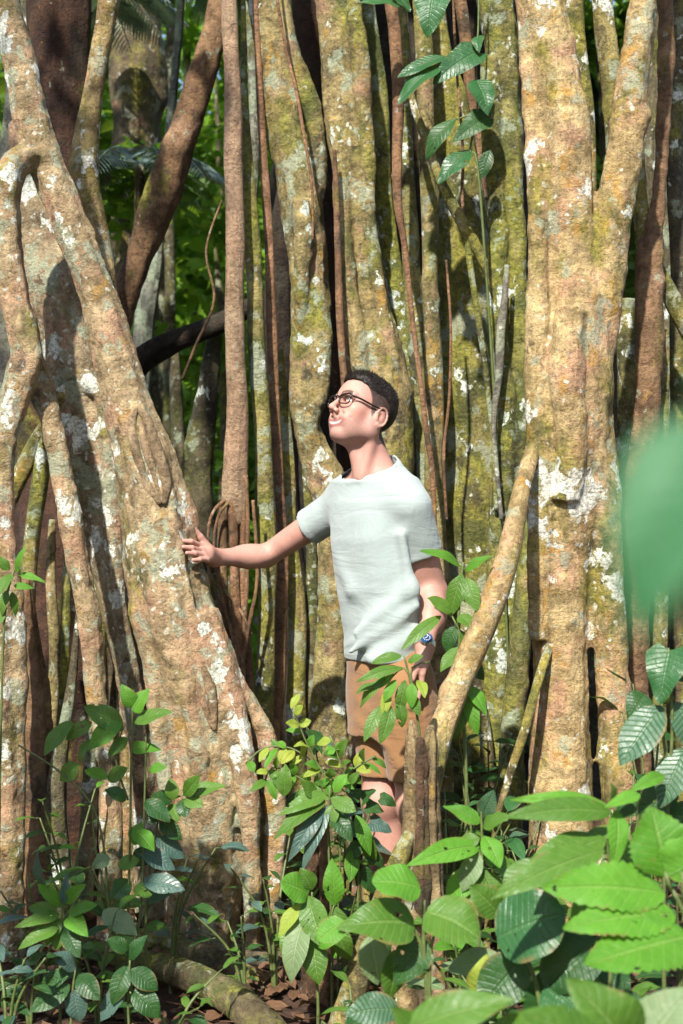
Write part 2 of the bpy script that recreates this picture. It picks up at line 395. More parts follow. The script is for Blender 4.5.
# --- second stem, forking up left
stem('aerial_root', [(114,-30,11),(108,20,10),(100,60,10),(93,100,10.5),(84,150,13),(83,185,14.5),(92,225,13),(104,270,10),(112,320,9),(122,400,9),(125,520,9)], 4.95, 'bark_mott', 'pale pink mottled stem slanting behind the leaning fork near its elbow', group='fig trees and their stems')
stem('host_tree', [(60,-30,29),(60,50,29),(64,120,27),(70,220,28),(78,400,40),(80,560,60),(80,700,72),(80,900,80)], 5.7, 'bark_red', 'smooth dark red brown trunk between the two upper stems of the leaning fork', 'tree', lump=.05, flute=.2, segs=40)  # real trunk above; flare below added as dark fill for the shaded hollow
stem('forest_tree', [(22,-30,13),(22,60,13),(18,150,14),(14,300,15),(12,500,16)], 6.2, 'bark_grey', 'dim grey trunk beside the smooth red brown trunk', 'tree')
stem('slanting_trunk', [(230,-50,12),(213,40,12),(202,80,13),(186,130,14.5),(167,185,17),(155,215,17),(141,255,15),(129,290,14),(118,330,13),(105,400,14)], 6.0, 'bark_root', 'brown bare trunk slanting across the green forest gap', 'tree', lump=.14)
stem('ivy_clad_trunk', [(140,-60,22),(138,40,24),(136,150,25),(134,300,27),(132,450,28)], 9.0, 'bark_dim', 'tan mottled trunk beyond the green gap, blurred by distance', 'tree', segs=30)
stem('grey_sapling', [(168,150,4),(158,240,6),(148,300,10),(141,380,10),(136,480,10)], 7.0, 'bark_grey', 'ribbed grey stem rising in the gap under the brown slanting trunk', 'tree', flute=.3)
stem('dark_bough', [(120,385,15),(140,362,12),(165,345,11),(200,330,10.5),(228,318,10),(262,300,8)], 6.3, 'bark_dark', 'black leafless bough lying across the foot of the green gap', 'branch', up=False, down=False)
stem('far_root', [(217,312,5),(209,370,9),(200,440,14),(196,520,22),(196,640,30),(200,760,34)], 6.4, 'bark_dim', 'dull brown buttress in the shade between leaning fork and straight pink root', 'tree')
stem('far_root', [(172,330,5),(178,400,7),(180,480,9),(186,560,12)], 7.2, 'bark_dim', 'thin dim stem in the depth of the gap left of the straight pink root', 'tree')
# small stems low left
GR = 'small stems between the left trunks'
stem('aerial_root', [(62,395,4,-.2),(48,424,7,-.05),(36,445,8),(24,470,8),(12,495,8),(4,530,8)], 4.75, 'bark_mott', 'short root stub slanting left below the fork elbow', up=False, group=GR)
stem('aerial_root', [(58,410,4,-.15),(47,443,7,-.04),(40,480,8),(33,530,8),(28,580,8),(27,640,7),(30,720,9)], 4.7, 'bark_mott', 'mossy brown root beside the left edge stem', up=False, group=GR)
stem('aerial_root', [(70,500,2.5,.1),(67,560,4,.04),(66,600,4.5),(64,680,4.5),(62,740,5),(60,820,6)], 4.72, 'bark_moss', 'thin straight pole root standing in the dark hollow at left', up=False, group=GR)
stem('shaggy_root', [(26,580,5),(30,640,9),(38,700,13),(43,780,15),(44,850,17),(42,930,19)], 4.65, 'bark_root', 'brown shaggy shredded root low at left', flute=.55, lump=.25, up=False, group=GR)
stem('aerial_root', [(78,610,2,.06),(72,680,5,.03),(62,750,8),(58,810,10),(62,870,12),(70,930,12)], 4.6, 'bark_dim', 'short mossy root knuckle in front of the shaggy brown root', up=False, group=GR)
stem('aerial_root', [(100,640,6),(112,700,7),(118,760,8),(122,850,9)], 5.0, 'bark_dim', 'dim root in the dark gap beside the lichened trunk', up=False, group=GR)

stem('aerial_root', [(96,560,4,.05),(100,620,6),(97,690,7),(90,770,8),(84,860,10)], 4.85, 'bark_lichen', 'pale lichened root leaning in the hollow left of the leaning trunk', up=False, group=GR)
stem('aerial_root', [(52,520,3,.05),(50,580,5),(54,660,6),(50,740,7),(56,840,9)], 4.95, 'bark_mott', 'mottled root deep in the hollow behind the pole root', up=False, group=GR)
stem('aerial_root', [(20,560,4,.05),(16,640,6),(22,720,7),(18,820,9)], 4.9, 'bark_lichen', 'pale root behind the left edge stem', up=False, group=GR)

# --- the straight smooth root with its hanging rootlets
GS = 'hanging roots left of the man'
rt = empty('aerial_root', P(237, 800, 4.95), 'straight smooth pink brown root that splits into rootlets behind the man\'s arm', 'aerial root', GS)
stem('shaft', [(226,-40,9),(228,0,9),(231,60,8.7),(233,130,9),(235,250,9.6),(236,400,9.7),(235,450,11),(234,490,13),(236,510,12),(238,525,8)], 4.95, 'bark_pink', None, lump=.06, flute=.05, parent=rt, down=False)
RL = [([(226,490,5),(222,520,5),(222,570,6),(225,640,7),(230,700,7),(234,760,7)],.0),
      ([(233,500,5),(234,540,4.5),(235,600,5),(239,670,6),(242,740,7)],-.03),
      ([(241,480,3),(243,520,3),(243,570,3.5),(242,640,4),(238,700,4)],-.02),
      ([(246,475,2.2),(248,520,2),(247,560,2.4),(246,600,2.4),(241,660,2.5)],-.03),
      ([(226,500,2),(216,508,1.8),(209,525,1.6),(208,560,1.6),(211,585,1.6)],-.03),
      ([(228,503,1.7),(219,515,1.5),(214,540,1.5),(217,575,1.6),(225,610,1.7),(233,640,1.9),(241,680,2.1),(244,720,2.2)],-.05),
      ([(253,500,1.8),(257,560,1.8),(256,590,1.8),(249,625,2),(243,660,2),(241,690,2)],-.05),
      ([(237,520,4),(240,580,5),(247,650,6),(250,720,7),(250,780,8)],.05),
      ([(215,560,1.2),(224,590,1.3),(240,610,1.3),(252,635,1.3)],-.04)]
for i, (pts, dy) in enumerate(RL):
    stem('rootlet', [(a, b, c, dy) for a, b, c in pts], 4.95, 'bark_root', None, lump=.12, flute=.1, parent=rt, up=False, down=(i in (0, 1, 7)), segs=10)
stem('aerial_root', [(243,75,3),(244,130,6),(249,190,8),(254,280,8.7),(256,360,9.2),(260,420,10),(266,500,11),(268,560,11),(266,620,9),(264,700,9),(262,800,10)], 5.05, 'bark_moss', 'mossy speckled stem just right of the straight pink root', group=GS)
stem('aerial_root', [(249,-30,4),(252,60,5),(254,150,4.5),(252,240,3.5),(250,330,3)], 5.7, 'bark_grey', 'thin pale stem hanging at the top of the green gap', group=GS, down=False)
stem('aerial_root', [(254,-40,3),(258,60,3.4),(263,150,4),(268,240,4.5),(272,330,5),(276,420,5),(280,480,5),(283,560,6),(281,640,6.5),(278,690,7.5),(272,740,8),(268,820,9)], 5.15, 'bark_root', 'slender brown root with a reddish foot right of the mossy speckled stem', group=GS)
stem('aerial_root', [(278,350,5),(284,420,6),(289,480,6.5),(291,540,7),(297,620,8.5),(296,700,9.5),(295,800,10)], 5.25, 'bark_mott', 'mottled brown stem behind the man\'s reaching arm', group=GS)
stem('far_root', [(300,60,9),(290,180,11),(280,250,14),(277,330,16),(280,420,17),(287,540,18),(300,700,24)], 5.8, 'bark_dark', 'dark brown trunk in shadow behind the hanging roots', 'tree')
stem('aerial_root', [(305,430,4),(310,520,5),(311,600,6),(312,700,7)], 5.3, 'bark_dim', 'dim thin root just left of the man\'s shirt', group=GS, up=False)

# --- centre: trunks left of and behind the man
t3 = empty('fig_tree', P(330, 900, 5.2), 'fluted mottled trunk with a twisted waist left of the man\'s head', 'tree', 'fig trees and their stems')
fused('trunk', [
    ([(256,-40,16),(263,0,15.5),(270,50,16),(280,110,18),(295,170,20),(304,220,21),(309,270,20),(309,330,19),(305,375,15),(306,410,13),(314,445,15),(326,480,18),(334,520,20),(334,580,18),(330,650,18),(330,740,22),(330,860,26)], 5.2, True, True),
    ([(319,300,9,-.03),(321,345,12,-.05),(319,390,11,-.05),(312,425,9,-.04),(318,455,8,-.03)], 5.2, False, False),
    ([(278,-30,7,-.04),(290,40,8,-.04),(303,80,9,-.04),(313,120,9.5,-.04),(318,160,8,-.02),(316,200,7,.02)], 5.2, True, False),
    ([(300,200,8,-.09),(303,240,9,-.1),(301,290,8,-.08),(302,335,6,-.04),(305,372,3,.02)], 5.2, False, False),
  ], 'bark_mott', t3, .008)
stem('host_tree', [(303,-40,14),(308,50,13),(315,110,11),(322,180,10),(330,260,9),(340,360,9),(344,460,9)], 5.7, 'bark_red', 'reddish trunk in shade between the two big mottled centre trunks', 'tree')
t4 = empty('fig_tree', P(386, 900, 5.15), 'thick grey and ochre mottled trunk directly behind the man\'s head', 'tree', 'fig trees and their stems')
fused('trunk', [
    ([(332,-40,21),(337,0,22),(344,60,23),(350,120,22),(354,180,20),(361,240,20),(368,300,22),(379,360,25),(385,420,25),(388,480,23),(390,560,24),(390,700,28),(390,860,34)], 5.15, True, True),
    ([(352,-20,8,-.08),(361,60,9,-.09),(366,140,8,-.08),(370,220,7,-.06),(380,300,8,-.07),(392,370,9,-.07)], 5.15, True, False),
    ([(336,120,7,-.07),(342,200,8,-.07),(349,270,8,-.08),(358,340,9,-.08),(365,420,9,-.08)], 5.15, False, False),
  ], 'bark_mott', t4, .008)
GC = 'thin stems right of the man'
GV = 'thin hanging roots between the centre trunks'
for lb, Y, pts in (('thin brown root hanging left of the man\'s head in the dark gap', 5.0, [(334,150,2),(336,200,3),(338,260,3.6),(341,330,3.8),(345,390,3.6),(348,430,3)]),
                   ('second thin brown root just right of the one in the dark gap', 5.08, [(341,200,2),(343,260,2.6),(347,330,2.8),(351,385,2.6)]),
                   ('long wiry rootlet creeping down the fluted mottled trunk', 5.03, [(272,-40,1.5),(284,40,1.6),(296,90,1.7),(305,140,1.7),(312,185,1.4),(313,240,1.2)]),
                   ('wiry dark rootlet dangling beside the green hanging leaves', 4.95, [(452,-40,1.2),(456,60,1.4),(463,150,1.4),(462,200,1.6),(470,262,1.4)]),
                   ('pale wiry rootlet dangling left of the wide mossy trunk', 5.05, [(446,260,1.2),(451,330,1.5),(449,400,1.5),(444,452,1.6),(447,520,1.4)]),
                   ('fine rootlet swinging across the gap left of the straight pink root', 5.6, [(222,200,1.),(206,250,1.2),(214,300,1.3),(196,345,1.4),(182,380,1.4)])):
    stem('hanging_root', pts, Y, 'bark_root', lb, group=GV, up=pts[0][1] < 0, down=False, segs=10)
stem('aerial_root', [(362,-30,9),(370,40,10),(379,110,10),(382,180,9.5),(389,240,9),(399,300,8.5),(407,360,8.5),(414,450,9),(420,560,10)], 5.3, 'bark_moss', 'dark mossy stem hugging the right side of the thick centre trunk', group=GC)
stem('aerial_root', [(388,-30,6),(394,40,6.5),(398,100,6),(397,160,5),(398,205,4),(405,250,2.8),(412,320,2.6),(420,380,2.6),(426,430,2.6),(432,470,2.6),(435,530,2.4),(438,620,2.4)], 5.0, 'bark_root', 'thin tan hanging root that drops behind the man\'s shoulder', group=GC, segs=14, down=False)
stem('aerial_root', [(402,-20,5),(404,60,6),(407,180,7.5),(411,240,8.5),(415,300,8.5),(420,380,8.5),(426,450,9),(429,520,9.5),(432,640,10)], 5.25, 'bark_moss', 'mossy stem with white spots behind the thin tan hanging root', group=GC)
stem('aerial_root', [(417,-30,8),(422,30,8.5),(426,90,8.5),(428,150,8.5),(429,200,8.5),(429,260,8.5),(431,320,8.5),(434,400,9),(438,500,10),(442,640,11)], 5.2, 'bark_mott', 'pale speckled stem left of the wide mossy trunk', group=GC)
stem('far_root', [(458,-30,6),(465,30,6.5),(470,80,6.5),(476,130,6),(482,200,6)], 5.5, 'bark_root', 'brown pole behind the hanging green leaves', 'aerial root', down=False)
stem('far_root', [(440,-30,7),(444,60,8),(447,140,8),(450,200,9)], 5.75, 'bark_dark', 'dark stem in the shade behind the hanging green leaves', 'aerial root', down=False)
stem('creeping_branch', [(408,85,3),(414,110,3.6),(426,142,4.3),(440,180,4.6),(458,215,6),(475,245,6),(490,280,4.5),(497,310,3)], 4.95, 'bark_moss', 'thin mossy branch slanting down across the centre stems', 'branch', up=False, down=False, segs=14, group=GC)
stem('aerial_root', [(466,225,3),(470,260,3.4),(477,310,3.2),(483,350,3),(489,400,2.8),(494,450,2.8),(496,510,2.4)], 4.95, 'bark_moss', 'pale green rootlet dangling below the slanting mossy branch', group=GC, up=False, down=False, segs=12)
stem('aerial_root', [(507,265,2.6),(504,300,3.6),(500,332,5),(499,372,4.2),(494,420,2.6),(497,470,2.2),(502,520,2.)], 4.88, 'bark_grey', 'gnarled grey rootlet on the ringed mossy stem', group=GC, up=False, down=False, segs=12)
t6 = stem('fig_tree', [(440,40,10),(450,100,16),(459,180,23),(463,260,27),(465,340,29),(467,420,31),(470,500,33),(471,600,35),(472,720,38),(474,880,44)], 5.45, 'bark_moss', 'wide green mossy trunk in half shade right of the man', 'tree', segs=44, flute=.16, group='fig trees and their stems')
stem('host_tree', [(440,-60,120),(440,100,122),(440,300,126),(440,520,132),(440,760,145),(440,950,165)], 6.7, 'bark_dark', 'huge dark trunk added behind the stems to stand for the shade between them', 'tree', segs=60, lump=.06, flute=.12, step=.05)  # added dark backing that stands in for shade in the gaps
t7 = empty('fig_tree', P(505, 900, 5.0), 'mossy trunk that splits into two ringed stems left of the biggest trunk', 'tree', 'fig trees and their stems')
fused('trunk', [
    ([(486,-40,18),(495,0,19),(501,60,16),(508,110,13.5),(511,170,12.5),(517,230,11),(518,300,10.5),(519,360,10.5),(522,420,9.5),(521,480,9),(518,560,10),(512,700,12)], 5.0, True, True),
    ([(490,60,11,-.02),(491,110,10,-.03),(494,160,9.5,-.03),(497,220,9.5,-.03),(500,300,9,-.03),(504,360,9,-.03),(508,420,10,-.03),(507,470,11,-.02),(500,530,12,0),(496,620,13,0)], 5.0, False, True),
  ], 'bark_moss', t7, .007)

# --- right: the biggest trunk
t8 = empty('fig_tree', P(575, 900, 4.6), 'biggest sunlit fig trunk forking into a V at right, pinkish with moss and white lichen', 'tree', 'fig trees and their stems')
fused('trunk', [
    ([(533,-40,23),(540,0,23.5),(547,40,24.5),(553,80,25.5),(561,120,26.5),(566,180,26),(569,240,26),(573,300,30),(573,350,36),(571,400,40),(569,450,40),(564,500,37),(560,550,31),(559,620,29),(559,700,29),(560,780,30),(562,860,33)], 4.6, True, True),
    ([(648,-40,13),(641,0,13.5),(633,60,15),(626,120,16.5),(617,180,18.5),(609,230,19.5),(603,280,20),(596,330,22),(592,390,22),(592,450,22),(600,510,20),(608,560,17),(612,620,16.5),(615,700,15.5),(618,780,17),(624,860,22)], 4.6, True, True),
    ([(519,-30,5,-.0),(526,60,7,-.0),(532,140,9.5,-.02),(536,220,11,-.04),(538,300,12,-.06),(540,360,13.5,-.07),(541,430,13,-.08),(541,500,12,-.08),(541,560,11,-.06),(540,640,10,-.05)], 4.6, True, False),
    ([(572,310,16,-.1),(566,380,17,-.13),(572,440,16,-.12),(566,500,14,-.1)], 4.6, False, False),
  ], 'bark_warm', t8, .0075)
GD = 'stems around the biggest trunk'
stem('host_tree', [(668,-60,26),(668,100,27),(670,300,28),(672,600,34),(672,800,38)], 6.0, 'bark_dim', 'wide dull trunk in the shade at the right edge', 'tree', lump=.06, flute=.2, segs=40)
stem('aerial_root', [(571,-30,10),(576,50,10.5),(582,110,10.5),(587,170,8),(590,260,8)], 5.0, 'bark_moss', 'green mossy stem in the left half of the V fork', group=GD, down=False)
stem('aerial_root', [(600,-30,10),(606,30,10.5),(611,70,10),(613,130,9),(614,240,8)], 5.1, 'bark_moss', 'mossy olive stem in the right half of the V fork', group=GD, down=False)
t11 = empty('fig_tree', P(640, 880, 4.9), 'smooth red brown trunk with a pale V limb at the right edge', 'tree', 'fig trees and their stems')
fused('trunk', [
    ([(665,-30,9),(665,50,8.5),(664,120,7.5),(661,180,7),(656,225,9),(650,260,13),(649,320,14),(647,380,13.5),(644,440,13),(640,490,13),(636,560,14),(634,700,16)], 4.9, True, True),
  ], 'bark_root', t11, .007)
fused('branch', [([(634,90,7),(637,150,8),(640,200,8.5),(643,240,8),(648,268,7)], 4.93, False, False)], 'bark_moss', t11, .007)
stem('aerial_root', [(679,-30,8),(678,60,8),(676,160,8),(678,260,8),(680,420,9)], 5.3, 'bark_dim', 'dim straight stem at the right edge', group=GD)
stem('aerial_root', [(655,262,6),(664,282,7.5),(676,306,8.5),(692,334,9),(710,380,9)], 5.0, 'bark_moss', 'short mossy limb slanting out past the right edge', group=GD, up=False)
stem('aerial_root', [(664,330,5),(665,380,5.5),(663,440,5.5),(660,500,6),(660,640,7)], 5.0, 'bark_mott', 'thin pale pole right of the red brown trunk', group=GD, up=False)
stem('aerial_root', [(628,300,10),(630,380,12),(628,450,12),(622,520,11),(622,640,12)], 5.2, 'bark_moss', 'mossy green stem between the biggest trunk and the red brown trunk', group=GD, up=False)
stem('leaning_pole', [(537,438,6,.46),(528,468,8.5,.36),(521,495,9.5,.26),(514,525,10.5,.19),(505,560,11.5,.13),(489,610,12.5,.10),(471,655,13,.07),(453,700,13.5,.04),(440,737,13.5,.0),(432,775,12,-.03),(425,830,10,-.05)], 4.08, 'bark_warm', 'mottled pole root leaning from the biggest trunk to the stump', 'aerial root', up=False, group=GD)
stem('aerial_root', [(545,440,4,.1),(532,495,7,.03),(528,550,8),(524,590,9.5),(519,650,11.5),(513,710,11.5),(509,770,10.5)], 4.75, 'bark_warm', 'short tapering root standing beside the foot of the biggest trunk', up=False, group=GD)
stem('aerial_root', [(552,640,4,.16),(541,672,5,.08),(533,700,5.2,.03),(523,737,5),(512,770,4.4),(502,803,3.6),(496,830,3.4)], 4.4, 'bark_warm', 'thin stick root slanting off the foot of the biggest trunk', up=False, group=GD, segs=14)
stem('aerial_root', [(465,640,5),(484,720,6),(490,800,7)], 4.9, 'bark_dim', 'dim thin root in the plants right of the leaning pole', up=False, group=GD)

# --- stump in front
st = empty('tree_stump', P(415, 960, 3.85), 'broken rotten stump with two splintered points in front of the man\'s legs', 'stump')
stem('stump_shell', [(411,720,2),(412,742,7.5),(412,790,10),(410,840,12),(407,900,14),(404,980,19)], 3.9, 'bark_stump', None, lump=.28, flute=.5, parent=st, up=False, step=.01, freq=1.6)
stem('stump_shell', [(431,725,3),(430,745,8),(429,790,9.8),(429,850,11.5),(429,910,13),(428,990,18)], 3.9, 'bark_stump', None, lump=.32, flute=.6, parent=st, up=False, step=.01, freq=1.6)
stem('rotten_core', [(420,738,3),(421,765,5.5),(420.5,830,7),(419,900,8),(417,990,11)], 3.876, 'rot', None, lump=.5, flute=.8, parent=st, up=False, step=.01, freq=1.8)
stem('root', [(412,830,5,.03),(402,852,9),(388,890,11),(372,935,13),(356,985,15),(340,1040,17)], 3.86, 'bark_moss', None, lump=.18, parent=st, up=False)
s2 = empty('tree_stump', P(318, 900, 4.1), 'small tan split stump under the feathery lime vine', 'stump')
stem('stump_shell', [(324,822,5),(325,850,6),(325,905,6.5),(324,940,8)], 4.1, 'bark_root', None, parent=s2, up=False)
stem('rotten_core', [(313,838,3),(313,860,6),(313,905,8),(312,940,9)], 4.12, 'rot', None, lump=.4, flute=.5, parent=s2, up=False)
GG = 'roots lying on the ground'
def ground_root(pts, label, mat='bark_floor'):
    path = [(P(x, y, Y), r*Y/F) for x, y, r, Y in pts]
    v, f, u = tube_geo(path, .018, 26, .16, .15, rnd.random()*9)
    return tag(mesh_obj('surface_root', v, f, M[mat], None, u), label, 'root', GG)
ground_root([(60,940,8,4.35),(100,950,11,4.3),(150,964,14,4.2),(185,975,15,4.1),(215,988,16,4.02),(245,1008,17.5,3.92),(280,1045,18,3.8),(330,1120,18,3.6)], 'thick mossy root crossing the ground at bottom left of centre')
ground_root([(110,930,6,4.5),(160,943,9,4.42),(205,957,10,4.36),(245,975,10,4.28),(275,996,7,4.2),(300,1010,4,4.15)], 'thinner mossy root lying behind the thick ground root')
ground_root([(222,948,16,4.5),(250,955,10,4.4),(290,968,7,4.3),(330,985,5,4.25)], 'short brown root running off the foot of the leaning trunk', 'bark_dim')

# ================================================================== GROUND
def ground():
    n = 220; xs = np.concatenate([np.linspace(-40, -3, 30)[:-1], np.linspace(-3, 3, 150), np.linspace(3, 40, 30)[1:]])
    ys = np.concatenate([np.linspace(-30, 1.5, 30)[:-1], np.linspace(1.5, 8, 160), np.linspace(8, 60, 40)[1:]])
    V = [(x, y, ground_z(x, y)) for y in ys for x in xs]; w = len(xs)
    Fc = [(j*w+i, j*w+i+1, (j+1)*w+i+1, (j+1)*w+i) for j in range(len(ys)-1) for i in range(w-1)]
    t = NT('forest_soil'); co = world_coord(t, False)
    col = t.mix(t.ramp(t.noise(co, 9, 8, .7), [(.35, 0.), (.65, 1.)]), (.035, .022, .014), (.12, .066, .04))
    v = t.n('ShaderNodeTexVoronoi'); t.l(co, v.inputs['Vector']); v.inputs['Scale'].default_value = 24
    col = t.mix(.5, col, t.mix(v.outputs['Color'], (.03, .018, .012), (.15, .075, .05)))
    h = t.math('ADD', t.noise(co, 40, 8, .7), v.outputs['Distance'])
    b = t.bsdf(col, .85, t.bump(h, .9, .03), .3); t.l(b.outputs[0], t.out.inputs[0])
    tag(mesh_obj('ground', V, Fc, t.m), kind='structure')
ground()

# ------------------------------------------------------------------ leaves
def width_profile(kind, v):
    if kind == 'lance': return math.sin(PI*min(1, v**.75))**.85*(1-.25*v)
    if kind == 'ovate': return (math.sin(PI*v**.62))**.8*(1-.12*v)
    if kind == 'round': return math.sqrt(max(0, 1-(2*v**.92-1)**2))*(1-.05*v)
    if kind == 'heart': return (max(0, 1-v)**.62)*(1-.0*v)*min(1, (v+.05)*5.)**.6*1.05
    if kind == 'serr': return math.sin(PI*v**.72)**.75
    return math.sin(PI*v**.85)**.8           # elliptic
def leaf_geo(base, tip, width, kind='ellip', nrm=None, droop=.12, fold=.22, wave=.04, twist=0., nu=8, nv=14, rng=rnd):
    D = tip-base; L = D.length; D = D/L
    if nrm is None: nrm = Vector((rng.uniform(-.35, .35), -.75, .62))
    N = (nrm-D*nrm.dot(D))
    if N.length < .1: N = Vector((0, 0, 1))-D*D.z
    N.normalize(); W = D.cross(N)
    V, Fc, UV = [], [], []; ph = rng.uniform(0, 6)
    if kind == 'serr': nv = 26
    for j in range(nv+1):
        v = j/nv; w = width_profile(kind, min(max(v, .004), .996))*width*.5
        if kind == 'serr' and 0 < j < nv: w *= (1.06 if j % 2 else .93)
        c = base + D*(L*v) + N*(L*droop*(math.sin(PI*v)*.9 - .0)) 
        a = twist*v
        Wv = W*math.cos(a)+N*math.sin(a); Nv = N*math.cos(a)-W*math.sin(a)
        for i in range(nu+1):
            u = i/nu*2-1
            back = -.10*L*abs(u)**1.5*(1 if kind == 'heart' and v < .25 else 0)*(1-v*4)
            p = c + Wv*(w*u) + Nv*(fold*w*abs(u) - fold*w*.45*u*u + wave*width*math.sin(v*11+ph+(2 if u > 0 else 0))*u*u) + D*back
            V.append(p); UV.append((i/nu, v))
    m = nu+1
    for j in range(nv):
        for i in range(nu): Fc.append((j*m+i, j*m+i+1, (j+1)*m+i+1, (j+1)*m+i))
    return V, Fc, UV

def thin_tube(path, r0, r1, segs=7, step=.02):
    n = len(path)
    return tube_geo([(p, r0+(r1-r0)*i/max(1, n-1)) for i, p in enumerate(path)], step, segs, .08, 0, 1)

GP = 'plants growing among the trunks'
def px_plant(name, label, Y, stems, leaves, mat='mid', smat='stem_green', base=None, cat='plant', group=GP, kind='ellip', droop=.12, fold=.22, petiole=True):
    """plant measured on the photo: stems = list of [(x,y[,dY])...] with radius px; leaves = (bx,by,tx,ty,width[,kind[,mat[,dYbase[,dYtip]]]])"""
    s0 = stems[0][0][-1]; root = base if base is not None else P(s0[0], s0[1], Y+(s0[2] if len(s0) > 2 else 0))
    root = Vector((root.x, root.y, ground_z(root.x, root.y)))
    e = empty(name, root, label, cat, group)
    parts = []
    for pts, r in stems:
        path = [P(p[0], p[1], Y+(p[2] if len(p) > 2 else 0)) for p in pts]
        if path[-1].z < .45 or pts is stems[0][0]:
            q = path[-1]; path.append(Vector((q.x+(root.x-q.x)*.6, q.y+(root.y-q.y)*.6, (q.z+root.z)/2))); path.append(Vector((root.x, root.y, root.z-.03)))
        parts.append(thin_tube(path, r*Y/F*.7, r*Y/F*1.3))
    v, f, u = join(parts); mesh_obj('stem', v, f, M[smat], e, u)
    for lf in leaves:
        bx, by, tx, ty, w = lf[:5]
        k = lf[5] if len(lf) > 5 and lf[5] else kind; mt = lf[6] if len(lf) > 6 and lf[6] else mat
        d0 = lf[7] if len(lf) > 7 else rnd.uniform(-.01, .01); d1 = lf[8] if len(lf) > 8 else d0+rnd.uniform(-.05, .02)
        v, f, u = leaf_geo(P(bx, by, Y+d0), P(tx, ty, Y+d1), w*Y/F*1.12, k, droop=rnd.uniform(.4, 1.3)*droop, fold=fold*rnd.uniform(.6, 1.4), twist=rnd.uniform(-.35, .35))
        mesh_obj('leaf', v, f, G[mt], e, u)
    return e

def auto_plant(name, label, base, h, nl, size, mat='mid', kind='ellip', smat='stem_green', nstem=1, spread=.3, seed=0, ratio=.42, group=GP, cat='plant', droop=.15, lean=(0, 0)):
    r = random.Random(seed); base = Vector((base[0], base[1], ground_z(base[0], base[1])))
    e = empty(name, base, label, cat, group); parts = []; lv = []
    for s in range(nstem):
        a = r.uniform(0, 2*PI); sp = spread*r.uniform(.3, 1.)
        hh = h*r.uniform(.75, 1.05)
        top = base+Vector((math.cos(a)*sp+lean[0], math.sin(a)*sp+lean[1], hh))
        mid = base.lerp(top, .5)+Vector((-math.cos(a)*sp*.25, -math.sin(a)*sp*.25, hh*.06))
        pth = [top, mid, base-Vector((0, 0, .03))]
        parts.append(thin_tube(pth, .0025, .006))
        n = max(3, nl//nstem)
        for i in range(n):
            t = 1-(i/(n))*.85
            q = base.lerp(mid, min(1, t*2)) if t < .5 else mid.lerp(top, t*2-1)
            b = a*1.3+i*2.4+r.uniform(-.4, .4); el = r.uniform(-.35, .55)
            d = Vector((math.cos(b)*math.cos(el), math.sin(b)*math.cos(el), math.sin(el)))
            L = size*r.uniform(.65, 1.15); q2 = q+d*L*.18
            parts.append(thin_tube([q2, q], .0012, .0016, 5))
            lv.append((q2, q2+d*L+Vector((0, 0, -L*droop)), L*ratio*r.uniform(.85, 1.15)))
    v, f, u = join(parts); mesh_obj('stem', v, f, M[smat], e, u)
    for b0, t0, w in lv:
        up = Vector((r.uniform(-.3, .3), r.uniform(-.6, .1), 1))
        mt = mat if isinstance(mat, str) else r.choice(mat)
        v, f, u = leaf_geo(b0, t0, w, kind, nrm=up, droop=.12, fold=r.uniform(.1, .35), twist=r.uniform(-.3, .3), nu=6, nv=10, rng=r)
        mesh_obj('leaf', v, f, G[mt], e, u)
    return e

# ================================================================== PLANTS (measured on the photograph)
px_plant('serrated_plant', 'bright green plant with three toothed leaflets pointing left, at lower right', 2.55,
    [([(672,890),(684,912),(700,960),(712,1040)], 3.2), ([(665,872),(672,892)], 2), ([(682,872),(684,905)],2)],
    [(664,893,541,888,46,'serr','bright',0,-.06), (674,914,563,928,42,'serr','bright',-.02,-.1), (690,936,584,966,58,'serr','bright',-.05,-.14), (666,876,650,806,60,'serr','bright',0,.03), (686,884,690,826,56,'serr','bright',0,.02)], kind='serr', droop=.06)
px_plant('broad_leaf_plant', 'broad pale leaves at the bottom right corner below the toothed leaflets', 2.15,
    [([(640,1050),(650,1090),(655,1180)], 4), ([(690,1050),(680,1090)],3)],
    [(632,1052,566,978,66,'ovate','mid',0,-.02), (640,1056,692,986,64,'ovate','pale',0,.02), (610,1060,520,1012,44,'ellip','mid',-.05,-.1), (648,1080,690,1030,50,'ovate','mid',-.05,-.1)])
px_plant('broad_leaf_plant', 'large smooth leaves sweeping up from the bottom edge below the stump', 2.2,
    [([(455,1050),(470,1090),(480,1180)], 3.5)],
    [(400,1032,515,1000,40,'ellip','mid',-.02,-.05), (440,1060,392,1006,40,'ovate','mid',0,-.03), (480,1055,560,1022,44,'ellip','mid',0,-.05), (455,1060,445,1010,40,'ovate','dark',.1,.12)], droop=.08)
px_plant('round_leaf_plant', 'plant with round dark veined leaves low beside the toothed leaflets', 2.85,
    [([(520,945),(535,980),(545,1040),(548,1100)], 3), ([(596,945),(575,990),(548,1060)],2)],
    [(497,938,566,914,68,'round','gloss',0,-.05), (598,940,545,988,52,'round','dark',.03,.0), (522,958,484,1004,46,'round','dark',.05,.03), (545,985,580,1010,44,'ovate','gloss',0,-.03), (560,985,520,1022,40,'ovate','dark',.03,0), (600,960,630,990,36,'ovate','dark',.08,.05)])
